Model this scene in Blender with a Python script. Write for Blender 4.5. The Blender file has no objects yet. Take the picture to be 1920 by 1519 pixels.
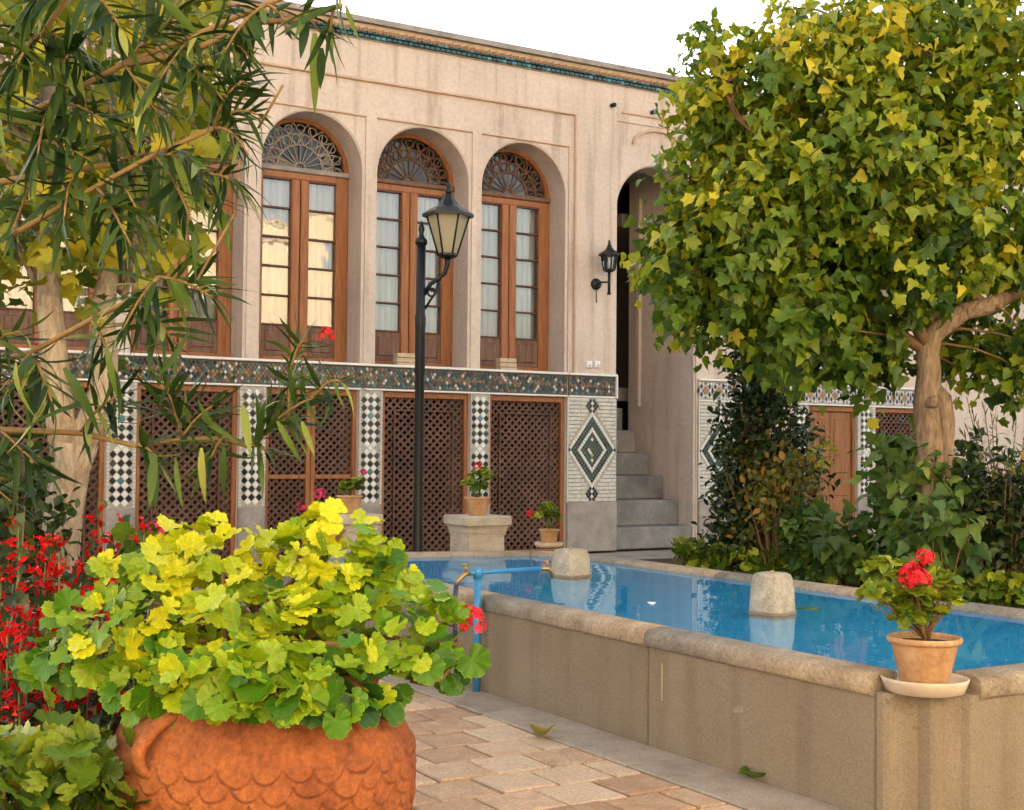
import bpy, bmesh, math, random
import numpy as np
from mathutils import Vector, Matrix, Euler

random.seed(7); rng = np.random.default_rng(7)
R_ = math.radians
scn = bpy.context.scene
COL = scn.collection

# ------------------------------------------------------------------ camera, sky, sun, exposure
FPX = 2480.0; YAW = .5377; PITCH = .034; ROLL = .0089
CAM = Vector((0, -15.298, 1.4))
_f = Vector((math.sin(YAW)*math.cos(PITCH), math.cos(YAW)*math.cos(PITCH), math.sin(PITCH)))
_r = Vector((math.cos(YAW), -math.sin(YAW), 0)); _u = _r.cross(_f)
AR = _r*math.cos(ROLL) + _u*math.sin(ROLL); AU = _u*math.cos(ROLL) - _r*math.sin(ROLL); AF = _f
cd = bpy.data.cameras.new("camera"); cam = bpy.data.objects.new("camera", cd); COL.objects.link(cam)
cd.sensor_width = 36; cd.lens = 36*FPX/1920; cd.clip_start = .05; cd.clip_end = 500
m = Matrix.Identity(4)
for i in range(3):
    m[i][0] = AR[i]; m[i][1] = AU[i]; m[i][2] = -AF[i]; m[i][3] = CAM[i]
cam.matrix_world = m
scn.camera = cam

SUN_EL = R_(9.5); SUN_AZ_DIR = Vector((-.22, 1, 0)).normalized()      # low sun behind the house, courtyard in its shade
world = bpy.data.worlds.new("World"); scn.world = world; world.use_nodes = True
wn = world.node_tree.nodes; wl = world.node_tree.links
bg = wn["Background"]; sky = wn.new("ShaderNodeTexSky"); sky.sky_type = 'NISHITA'; sky.sun_disc = False
sky.sun_elevation = SUN_EL; sky.sun_rotation = math.atan2(SUN_AZ_DIR.x, SUN_AZ_DIR.y)
sky.air_density = 1.0; sky.dust_density = 3.0; sky.ozone_density = 1.0
hs = wn.new("ShaderNodeHueSaturation"); hs.inputs['Saturation'].default_value = .38
wl.new(sky.outputs[0], hs.inputs['Color']); wl.new(hs.outputs[0], bg.inputs['Color'])
bg.inputs['Strength'].default_value = .15
sd = bpy.data.lights.new("sun", 'SUN'); sun = bpy.data.objects.new("sun", sd); COL.objects.link(sun)
sd.energy = 5.0; sd.angle = R_(.5); sd.color = (1, .88, .72)
sdir = -(SUN_AZ_DIR*math.cos(SUN_EL) + Vector((0, 0, math.sin(SUN_EL))))
sun.rotation_euler = sdir.to_track_quat('-Z', 'Y').to_euler()
vs = scn.view_settings
vs.view_transform = 'Standard'; vs.look = 'None'; vs.gamma = 1; vs.use_curve_mapping = False
vs.exposure = 2.3
try:
    scn.cycles.use_denoising = True
    scn.cycles.max_bounces = 10; scn.cycles.transparent_max_bounces = 12
except Exception: pass

def at(px, py, Z):
    """point seen at photo pixel (1920 x 1519) px, py at depth Z metres"""
    return CAM + (AR*((px-960)/FPX) - AU*((py-759.5)/FPX) + AF)*Z
def atg(px, py, z):
    d = AR*((px-960)/FPX) - AU*((py-759.5)/FPX) + AF
    return CAM + d*((z-CAM.z)/d.z)

def proj(P):
    v = Vector(P)-CAM; z = v.dot(AF)
    return (960+FPX*v.dot(AR)/z, 759.5-FPX*v.dot(AU)/z, z) if z > .05 else (-9999, -9999, z)
def inframe(P, mg=0):
    x, y, z = proj(P); return z > .05 and -mg < x < 1920+mg and -mg < y < 1519+mg

# ------------------------------------------------------------------ materials
def mat(name): 
    m = bpy.data.materials.new(name); m.use_nodes = True
    return m, m.node_tree.nodes, m.node_tree.links, m.node_tree.nodes["Principled BSDF"]
def ramp(nt, stops, interp='LINEAR'):
    r = nt.new("ShaderNodeValToRGB"); cr = r.color_ramp; cr.interpolation = interp
    while len(cr.elements) < len(stops): cr.elements.new(.5)
    for e, (p, c) in zip(cr.elements, stops): e.position = p; e.color = (*c, 1)
    return r
def rough_mat(name, stops, scale=6, detail=8, rough=.85, bump=.3, bscale=40, spec=.3, stretch=(1,1,1), bdist=.01, speck=0, rnd=0, rndv=.25):
    """noise coloured material with fine relief; rnd: per-object shift of the tone (piece by piece)"""
    m, n, l, p = mat(name)
    tc = n.new("ShaderNodeTexCoord"); mp = n.new("ShaderNodeMapping"); mp.inputs['Scale'].default_value = stretch
    l.new(tc.outputs['Object'], mp.inputs[0])
    vec = mp.outputs[0]
    if rnd:
        oi = n.new("ShaderNodeObjectInfo"); va = n.new("ShaderNodeVectorMath"); va.operation = 'ADD'
        sc = n.new("ShaderNodeMath"); sc.operation = 'MULTIPLY'; sc.inputs[1].default_value = 37
        l.new(oi.outputs['Random'], sc.inputs[0]); l.new(vec, va.inputs[0]); l.new(sc.outputs[0], va.inputs[1]); vec = va.outputs[0]
    no = n.new("ShaderNodeTexNoise"); no.inputs['Scale'].default_value = scale; no.inputs['Detail'].default_value = detail; no.inputs['Roughness'].default_value = .62
    l.new(vec, no.inputs['Vector'])
    r = ramp(n, stops); fac = no.outputs[0]
    if rnd:
        mx = n.new("ShaderNodeMix"); mx.inputs[0].default_value = rnd
        l.new(fac, mx.inputs[2]); l.new(oi.outputs['Random'], mx.inputs[3]); fac = mx.outputs[0]
    l.new(fac, r.inputs[0]); col = r.outputs[0]
    nb = n.new("ShaderNodeTexNoise"); nb.inputs['Scale'].default_value = bscale; nb.inputs['Detail'].default_value = 6; nb.inputs['Roughness'].default_value = .7
    l.new(vec, nb.inputs['Vector'])
    if speck:
        r2 = ramp(n, [(.35, (1-speck,)*3), (.65, (1+speck*.5,)*3)]); l.new(nb.outputs[0], r2.inputs[0])
        mm = n.new("ShaderNodeMix"); mm.data_type = 'RGBA'; mm.blend_type = 'MULTIPLY'; mm.inputs[0].default_value = 1
        l.new(col, mm.inputs[6]); l.new(r2.outputs[0], mm.inputs[7]); col = mm.outputs[2]
    l.new(col, p.inputs['Base Color'])
    p.inputs['Roughness'].default_value = rough; p.inputs['Specular IOR Level'].default_value = spec
    b = n.new("ShaderNodeBump"); b.inputs['Strength'].default_value = bump; b.inputs['Distance'].default_value = bdist
    l.new(nb.outputs[0], b.inputs['Height']); l.new(b.outputs[0], p.inputs['Normal'])
    return m
def plain(name, c, rough=.5, metal=0, spec=.5, coat=0):
    m, n, l, p = mat(name)
    p.inputs['Base Color'].default_value = (*c, 1); p.inputs['Roughness'].default_value = rough
    p.inputs['Metallic'].default_value = metal; p.inputs['Specular IOR Level'].default_value = spec
    if coat: p.inputs['Coat Weight'].default_value = coat
    return m
def plaster_mat(name, base, dirt=.5, sc=.8, grain=22, gb=.45):
    m, n, l, p = mat(name)
    tc = n.new("ShaderNodeTexCoord")
    a = n.new("ShaderNodeTexNoise"); a.inputs['Scale'].default_value = sc; a.inputs['Detail'].default_value = 9; a.inputs['Roughness'].default_value = .65
    l.new(tc.outputs['Object'], a.inputs['Vector'])
    b0 = [c for c in base]
    r = ramp(n, [(.26, (b0[0]*.76, b0[1]*.74, b0[2]*.74)), (.42, (b0[0]*.93, b0[1]*.92, b0[2]*.92)), (.55, b0), (.72, (b0[0]*1.10, b0[1]*1.10, b0[2]*1.10))]); l.new(a.outputs[0], r.inputs[0])
    mp = n.new("ShaderNodeMapping"); mp.inputs['Scale'].default_value = (5, 5, .35); l.new(tc.outputs['Object'], mp.inputs[0])
    s = n.new("ShaderNodeTexNoise"); s.inputs['Scale'].default_value = 1.3; s.inputs['Detail'].default_value = 6; l.new(mp.outputs[0], s.inputs['Vector'])
    r2 = ramp(n, [(.36, (1-dirt*.5, 1-dirt*.55, 1-dirt*.6)), (.5, (1, 1, 1))]); l.new(s.outputs[0], r2.inputs[0])
    mm = n.new("ShaderNodeMix"); mm.data_type = 'RGBA'; mm.blend_type = 'MULTIPLY'; mm.inputs[0].default_value = 1
    l.new(r.outputs[0], mm.inputs[6]); l.new(r2.outputs[0], mm.inputs[7])
    sp = n.new("ShaderNodeTexNoise"); sp.inputs['Scale'].default_value = grain; sp.inputs['Detail'].default_value = 5; l.new(tc.outputs['Object'], sp.inputs['Vector'])
    r3 = ramp(n, [(.3, (.89-.05*(gb > .6),)*3), (.6, (1.03+.02*(gb > .6),)*3)]); l.new(sp.outputs[0], r3.inputs[0])
    m2 = n.new("ShaderNodeMix"); m2.data_type = 'RGBA'; m2.blend_type = 'MULTIPLY'; m2.inputs[0].default_value = 1
    l.new(mm.outputs[2], m2.inputs[6]); l.new(r3.outputs[0], m2.inputs[7])
    wv = n.new("ShaderNodeTexNoise"); wv.inputs['Scale'].default_value = 1.7; wv.inputs['Detail'].default_value = 6; l.new(tc.outputs['Object'], wv.inputs['Vector'])
    ws = n.new("ShaderNodeVectorMath"); ws.operation = 'MULTIPLY_ADD'; ws.inputs[1].default_value = (.55,)*3; l.new(wv.outputs['Color'], ws.inputs[0]); l.new(tc.outputs['Object'], ws.inputs[2])
    vo = n.new("ShaderNodeTexVoronoi"); vo.feature = 'DISTANCE_TO_EDGE'; vo.inputs['Scale'].default_value = .75; l.new(ws.outputs[0], vo.inputs['Vector'])
    rc = ramp(n, [(.0, (.74, .72, .7)), (.005, (1, 1, 1))]); l.new(vo.outputs['Distance'], rc.inputs[0])
    mk = n.new("ShaderNodeMath"); mk.operation = 'GREATER_THAN'; mk.inputs[1].default_value = .60; l.new(a.outputs[0], mk.inputs[0])
    m3 = n.new("ShaderNodeMix"); m3.data_type = 'RGBA'; m3.blend_type = 'MULTIPLY'; l.new(mk.outputs[0], m3.inputs[0]); l.new(m2.outputs[2], m3.inputs[6]); l.new(rc.outputs[0], m3.inputs[7])
    l.new(m3.outputs[2], p.inputs['Base Color'])
    p.inputs['Roughness'].default_value = .92; p.inputs['Specular IOR Level'].default_value = .15
    nb = n.new("ShaderNodeTexNoise"); nb.inputs['Scale'].default_value = 9 if gb < .6 else 45; nb.inputs['Detail'].default_value = 10; nb.inputs['Roughness'].default_value = .7
    l.new(tc.outputs['Object'], nb.inputs['Vector'])
    b = n.new("ShaderNodeBump"); b.inputs['Strength'].default_value = gb; b.inputs['Distance'].default_value = .02
    l.new(nb.outputs[0], b.inputs['Height']); l.new(b.outputs[0], p.inputs['Normal'])
    return m
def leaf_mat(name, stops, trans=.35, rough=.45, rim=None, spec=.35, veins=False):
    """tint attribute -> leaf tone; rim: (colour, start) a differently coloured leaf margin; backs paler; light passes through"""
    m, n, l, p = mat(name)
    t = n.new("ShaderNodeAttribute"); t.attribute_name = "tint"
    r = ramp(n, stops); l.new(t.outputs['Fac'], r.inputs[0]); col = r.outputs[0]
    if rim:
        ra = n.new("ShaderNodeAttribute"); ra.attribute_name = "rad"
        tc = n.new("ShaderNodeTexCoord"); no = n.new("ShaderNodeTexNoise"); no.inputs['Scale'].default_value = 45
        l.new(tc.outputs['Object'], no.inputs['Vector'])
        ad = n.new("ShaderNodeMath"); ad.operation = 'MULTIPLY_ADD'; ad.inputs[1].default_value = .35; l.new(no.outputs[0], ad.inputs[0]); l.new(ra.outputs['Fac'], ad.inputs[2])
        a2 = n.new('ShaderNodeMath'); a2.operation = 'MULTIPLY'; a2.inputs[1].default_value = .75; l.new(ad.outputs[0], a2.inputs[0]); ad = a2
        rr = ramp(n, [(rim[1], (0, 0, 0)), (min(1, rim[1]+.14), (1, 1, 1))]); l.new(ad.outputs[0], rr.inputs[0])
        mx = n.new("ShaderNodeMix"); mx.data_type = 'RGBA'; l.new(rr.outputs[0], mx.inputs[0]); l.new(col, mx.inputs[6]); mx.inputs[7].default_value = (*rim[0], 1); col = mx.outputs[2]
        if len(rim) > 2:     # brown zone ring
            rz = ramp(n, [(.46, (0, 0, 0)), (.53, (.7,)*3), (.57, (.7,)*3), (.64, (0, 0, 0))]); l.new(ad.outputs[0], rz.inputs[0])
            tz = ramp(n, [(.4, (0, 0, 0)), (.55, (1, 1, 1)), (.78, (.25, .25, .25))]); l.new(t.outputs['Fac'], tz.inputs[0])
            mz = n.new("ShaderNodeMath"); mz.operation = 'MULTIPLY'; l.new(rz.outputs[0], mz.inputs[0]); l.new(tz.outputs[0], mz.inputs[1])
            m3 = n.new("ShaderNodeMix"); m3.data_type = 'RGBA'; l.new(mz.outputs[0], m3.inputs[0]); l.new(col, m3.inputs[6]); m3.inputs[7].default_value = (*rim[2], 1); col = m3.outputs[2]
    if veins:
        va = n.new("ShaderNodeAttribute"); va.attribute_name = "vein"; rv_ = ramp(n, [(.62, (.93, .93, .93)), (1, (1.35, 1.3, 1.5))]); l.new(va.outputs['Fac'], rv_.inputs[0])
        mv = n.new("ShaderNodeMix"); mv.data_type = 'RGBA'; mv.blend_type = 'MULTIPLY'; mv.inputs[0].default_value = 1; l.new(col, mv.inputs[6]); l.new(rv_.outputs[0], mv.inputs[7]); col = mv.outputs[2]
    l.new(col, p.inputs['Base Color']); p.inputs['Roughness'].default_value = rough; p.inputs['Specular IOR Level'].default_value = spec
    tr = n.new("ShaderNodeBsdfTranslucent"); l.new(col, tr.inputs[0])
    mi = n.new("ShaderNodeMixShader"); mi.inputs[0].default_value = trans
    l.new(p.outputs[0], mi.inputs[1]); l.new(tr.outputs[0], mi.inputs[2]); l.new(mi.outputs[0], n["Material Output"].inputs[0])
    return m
def glass_mat(name, tint=(1,1,1), ior=1.5, rough=0.0, wave=.15):
    m, n, l, p = mat(name); n.remove(p)
    tr = n.new("ShaderNodeBsdfTransparent"); tr.inputs[0].default_value = (*tint, 1)
    gl = n.new("ShaderNodeBsdfGlossy"); gl.inputs['Roughness'].default_value = rough
    fr = n.new("ShaderNodeFresnel"); fr.inputs[0].default_value = ior
    mi = n.new("ShaderNodeMixShader"); l.new(fr.outputs[0], mi.inputs[0]); l.new(tr.outputs[0], mi.inputs[1]); l.new(gl.outputs[0], mi.inputs[2])
    if wave:
        tc = n.new("ShaderNodeTexCoord"); no = n.new("ShaderNodeTexNoise"); no.inputs['Scale'].default_value = 3; no.inputs['Detail'].default_value = 2
        l.new(tc.outputs['Object'], no.inputs['Vector'])
        b = n.new("ShaderNodeBump"); b.inputs['Strength'].default_value = wave; b.inputs['Distance'].default_value = .01; l.new(no.outputs[0], b.inputs['Height'])
        l.new(b.outputs[0], gl.inputs['Normal'])
    l.new(mi.outputs[0], n["Material Output"].inputs[0])
    return m

M = {}
M['plaster'] = plaster_mat('pink_plaster', (.60, .49, .405), .4)
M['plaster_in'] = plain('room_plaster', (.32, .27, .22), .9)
M['reveal'] = plaster_mat('reveal_plaster', (.57, .47, .40), .2)
M['arris'] = rough_mat('pale_lit_arris', [(.3, (.56, .46, .37)), (.7, (.70, .60, .50))], 6, 6, .9, .3, 40)  # paler arch edges: painted line plus the lit-edge highlight put into the colour
M['mould'] = rough_mat('tan_moulding', [(.3, (.46, .31, .22)), (.7, (.58, .42, .31))], 6, 6, .9, .3, 40)
M['stone'] = rough_mat('grey_stone', [(.3, (.22, .19, .17)), (.5, (.31, .27, .24)), (.7, (.38, .335, .30))], 5, 8, .85, .35, 60, speck=.25)
M['step'] = rough_mat('step_stone', [(.3, (.13, .13, .125)), (.5, (.22, .21, .20)), (.72, (.33, .30, .27))], 3, 9, .85, .4, 50, speck=.25, rnd=.25)
M['pool'] = plaster_mat('pool_stone', (.30, .247, .182), .26, 1.9, 95, .7)
M['coping'] = rough_mat('coping_stone', [(.25, (.23, .18, .135)), (.45, (.35, .285, .215)), (.6, (.42, .35, .27)), (.75, (.50, .43, .34))], 6, 10, .85, .6, 60, speck=.35, bdist=.012)
M['plinth'] = rough_mat('plinth_stone', [(.3, (.42, .36, .28)), (.5, (.55, .48, .39)), (.7, (.62, .56, .47))], 9, 8, .85, .4, 80, speck=.25)
M['block'] = rough_mat('weathered_block', [(.25, (.27, .23, .18)), (.5, (.44, .39, .31)), (.7, (.56, .52, .43))], 12, 8, .85, .5, 80, speck=.25)
M['paver'] = rough_mat('paver_brick', [(.18, (.33, .20, .13)), (.42, (.49, .33, .22)), (.6, (.60, .44, .31)), (.85, (.64, .52, .39))], 9, 9, .88, .5, 70, speck=.3, rnd=.42)
M['edging'] = rough_mat('edging_stone', [(.3, (.27, .225, .18)), (.5, (.36, .305, .25)), (.7, (.43, .37, .31))], 6, 9, .88, .4, 90, speck=.3, rnd=.2)
M['ground'] = rough_mat('yard_paving', [(.3, (.22, .19, .16)), (.5, (.31, .27, .23)), (.7, (.38, .34, .29))], 2, 9, .9, .4, 40, speck=.2)
M['joint'] = rough_mat('joint_sand', [(.3, (.045, .034, .024)), (.7, (.09, .07, .05))], 12, 6, .95, .4, 80)
M['soil'] = rough_mat('soil', [(.3, (.035, .022, .014)), (.7, (.10, .065, .04))], 12, 8, .95, .9, 40, bdist=.04)
M['wood'] = rough_mat('window_wood', [(.3, (.19, .062, .018)), (.5, (.29, .105, .034)), (.7, (.37, .15, .052))], 5, 8, .5, .25, 40, stretch=(6, 6, .5), spec=.4)
M['wood_panel'] = rough_mat('panel_wood', [(.3, (.10, .05, .03)), (.5, (.16, .085, .055)), (.7, (.22, .125, .085))], 5, 8, .6, .3, 40, stretch=(6, 6, .6), spec=.3)
M['lattice'] = rough_mat('lattice_wood', [(.3, (.06, .027, .016)), (.5, (.105, .047, .028)), (.75, (.17, .085, .055))], 2.2, 8, .55, .2, 50, spec=.35)
M['bar'] = plain('glazing_bar', (.10, .035, .02), .5)
M['door'] = rough_mat('door_wood', [(.3, (.17, .065, .022)), (.5, (.26, .11, .04)), (.7, (.34, .155, .06))], 4, 8, .55, .3, 40, stretch=(7, 7, .5))
M['curtain'] = None
M['glass'] = glass_mat('window_glass', (.93, .96, .95), 2.2)
M['glass_blue'] = glass_mat('blue_glass', (.25, .4, .65)); M['glass_green'] = glass_mat('green_glass', (.35, .6, .5)); M['glass_clear'] = glass_mat('fan_glass', (.85, .9, .92))
M['iron'] = plain('black_iron', (.007, .008, .009), .42, .0, .35)
M['lampglass'] = None
M['t_black'] = plain('tile_black', (.012, .016, .02), .18); M['t_white'] = plain('tile_white', (.70, .68, .62), .25)
M['t_green'] = plain('tile_green', (.015, .055, .05), .18); M['t_teal'] = plain('tile_teal', (.05, .17, .19), .2)
M['t_navy'] = plain('tile_navy', (.02, .04, .13), .2); M['t_amber'] = plain('tile_amber', (.27, .13, .04), .25)
M['t_yellow'] = plain('tile_yellow', (.5, .38, .06), .25); M['t_red'] = plain('tile_red', (.19, .07, .04), .3); M['t_strip'] = rough_mat('tile_strip', [(.3, (.42, .40, .35)), (.7, (.62, .60, .54))], 20, 4, .4, .1, 60)
M['grout'] = rough_mat('grout', [(.3, (.30, .26, .22)), (.7, (.46, .42, .36))], 12, 5, .9, .2, 60)
M['brickband'] = rough_mat('cornice_brick', [(.3, (.28, .13, .07)), (.7, (.46, .25, .14))], 9, 5, .9, .3, 60)
M['creambrick'] = rough_mat('cream_brick', [(.3, (.42, .31, .2)), (.7, (.56, .44, .3))], 12, 5, .9, .3, 60)
M['terra'] = rough_mat('terracotta', [(.28, (.13, .042, .022)), (.42, (.29, .088, .03)), (.58, (.40, .13, .04)), (.72, (.44, .175, .065)), (.85, (.46, .27, .16))], 4.5, 11, .85, .5, 60, speck=.35)
M['pot'] = rough_mat('small_pot_clay', [(.3, (.40, .21, .10)), (.5, (.52, .31, .16)), (.75, (.58, .42, .27))], 9, 9, .85, .4, 50, speck=.2)
M['saucer'] = rough_mat('saucer_clay', [(.3, (.52, .42, .32)), (.7, (.66, .58, .47))], 9, 6, .8, .3, 50)
M['bluepipe'] = plain('blue_paint', (.035, .24, .52), .35); M['brass'] = plain('brass', (.42, .27, .10), .4, .8); M['hose'] = plain('hose_rubber', (.02, .035, .09), .4)
M['basin'] = rough_mat('basin_blue', [(.3, (.04, .46, .80)), (.7, (.07, .56, .88))], 2.5, 5, .6, .1, 30)
M['bark'] = rough_mat('pale_bark', [(.25, (.20, .15, .10)), (.42, (.37, .29, .205)), (.6, (.47, .385, .285)), (.8, (.56, .475, .37))], 6, 10, .9, .9, 25, stretch=(1.6, 1.6, .5), bdist=.03, speck=.4)
M['bark2'] = rough_mat('tan_bark', [(.25, (.17, .11, .065)), (.40, (.33, .225, .14)), (.6, (.44, .32, .215)), (.8, (.54, .43, .31))], 6, 11, .9, 1.0, 22, stretch=(1.7, 1.7, .5), bdist=.035, speck=.45)
M['twig'] = rough_mat('twig_bark', [(.3, (.17, .105, .04)), (.7, (.33, .215, .085))], 9, 5, .8, .3, 50)
M['stem'] = plain('green_stem', (.15, .19, .05), .6)
M['wstem'] = rough_mat('woody_stem', [(.3, (.13, .075, .035)), (.7, (.25, .15, .07))], 9, 5, .8, .3, 50)
M['petal'] = leaf_mat('red_petal', [(0, (.62, .008, .018)), (1, (.80, .03, .05))], .3, .5)
M['petal_pink'] = leaf_mat('pink_petal', [(0, (.62, .012, .10)), (1, (.8, .05, .2))], .3, .5)
M['petal_salvia'] = leaf_mat('scarlet_petal', [(0, (.38, .003, .005)), (1, (.76, .016, .012))], .28, .5)
M['white_plastic'] = plain('white_plastic', (.75, .73, .7), .4)
M['ole'] = leaf_mat('oleander_leaf', [(0, (.012, .033, .010)), (.45, (.045, .09, .018)), (.75, (.13, .20, .035)), (1, (.30, .34, .08))], .25, .48, None, .25)
M['ylw'] = leaf_mat('yellowing_leaf', [(0, (.05, .09, .010)), (.5, (.19, .22, .013)), (1, (.40, .33, .018))], .4, .5)
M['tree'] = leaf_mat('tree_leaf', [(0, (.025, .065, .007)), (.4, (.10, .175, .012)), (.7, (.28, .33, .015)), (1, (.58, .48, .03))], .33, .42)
M['ger'] = leaf_mat('geranium_leaf', [(0, (.016, .075, .004)), (.35, (.075, .21, .006)), (.65, (.25, .40, .008)), (1, (.60, .60, .012))], .12, .5, ((.60, .60, .03), .85, (.27, .22, .012)), veins=True)
M['ger2'] = leaf_mat('green_geranium_leaf', [(0, (.03, .08, .008)), (.5, (.12, .21, .012)), (1, (.36, .40, .025))], .15, .5, ((.32, .37, .04), .85, (.10, .07, .012)), veins=True)
M['dark'] = leaf_mat('dark_leaf', [(0, (.012, .028, .008)), (.6, (.03, .06, .012)), (.9, (.10, .13, .02)), (1, (.25, .17, .03))], .15, .4, None, .3)
M['mid'] = leaf_mat('mid_leaf', [(0, (.03, .075, .016)), (.6, (.09, .17, .03)), (1, (.2, .26, .04))], .3, .45)
M['rose'] = leaf_mat('rose_leaf', [(0, (.04, .075, .012)), (.5, (.14, .15, .018)), (1, (.36, .20, .04))], .3, .45)
M['sal'] = leaf_mat('salvia_leaf', [(0, (.02, .045, .015)), (.6, (.05, .09, .03)), (1, (.13, .16, .08))], .25, .5)
M['yellowleaf'] = leaf_mat('yellow_leaf', [(0, (.3, .32, .03)), (1, (.55, .5, .06))], .35, .5)
M['dry'] = leaf_mat('dry_leaf', [(0, (.22, .20, .04)), (1, (.45, .4, .08))], .3, .5)

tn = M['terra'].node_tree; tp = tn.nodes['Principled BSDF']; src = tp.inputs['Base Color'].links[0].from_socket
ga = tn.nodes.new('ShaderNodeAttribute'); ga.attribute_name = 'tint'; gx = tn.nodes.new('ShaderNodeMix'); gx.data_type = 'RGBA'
tn.links.new(ga.outputs['Fac'], gx.inputs[0]); tn.links.new(src, gx.inputs[6]); gx.inputs[7].default_value = (.16, .055, .03, 1); tn.links.new(gx.outputs[2], tp.inputs['Base Color'])  # darker clay in the scale grooves: crevice shade put into the colour
M['facing'] = plaster_mat('facing_plaster', (.74, .60, .40), .2)
M['grout_dark'] = plain('dark_grout', (.10, .085, .07), .9)
# sheer white curtain
m_, n, l, p = mat('sheer_curtain')
p.inputs['Base Color'].default_value = (.78, .78, .77, 1); p.inputs['Roughness'].default_value = .9
tr = n.new("ShaderNodeBsdfTranslucent"); tr.inputs[0].default_value = (.75, .75, .74, 1)
mi = n.new("ShaderNodeMixShader"); mi.inputs[0].default_value = .3
l.new(p.outputs[0], mi.inputs[1]); l.new(tr.outputs[0], mi.inputs[2]); l.new(mi.outputs[0], n["Material Output"].inputs[0]); M['curtain'] = m_
# frosted amber lantern glass
m_, n, l, p = mat('frosted_lamp_glass')
p.inputs['Base Color'].default_value = (.74, .66, .46, 1); p.inputs['Roughness'].default_value = .35
tr = n.new("ShaderNodeBsdfTranslucent"); tr.inputs[0].default_value = (.85, .76, .54, 1)
mi = n.new("ShaderNodeMixShader"); mi.inputs[0].default_value = .6
l.new(p.outputs[0], mi.inputs[1]); l.new(tr.outputs[0], mi.inputs[2]); l.new(mi.outputs[0], n["Material Output"].inputs[0]); M['lampglass'] = m_
# water surface: refracting, nearly still
m_, n, l, p = mat('pool_water_surface'); n.remove(p)
gl = n.new("ShaderNodeBsdfGlass"); gl.inputs['Roughness'].default_value = 0; gl.inputs['IOR'].default_value = 1.33; gl.inputs[0].default_value = (.86, .96, 1, 1)
tc = n.new("ShaderNodeTexCoord"); no = n.new("ShaderNodeTexNoise"); no.inputs['Scale'].default_value = 4; no.inputs['Detail'].default_value = 3
l.new(tc.outputs['Object'], no.inputs['Vector'])
b = n.new("ShaderNodeBump"); b.inputs['Strength'].default_value = .06; b.inputs['Distance'].default_value = .02; l.new(no.outputs[0], b.inputs['Height']); l.new(b.outputs[0], gl.inputs['Normal'])
l.new(gl.outputs[0], n["Material Output"].inputs[0]); M['water'] = m_

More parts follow.
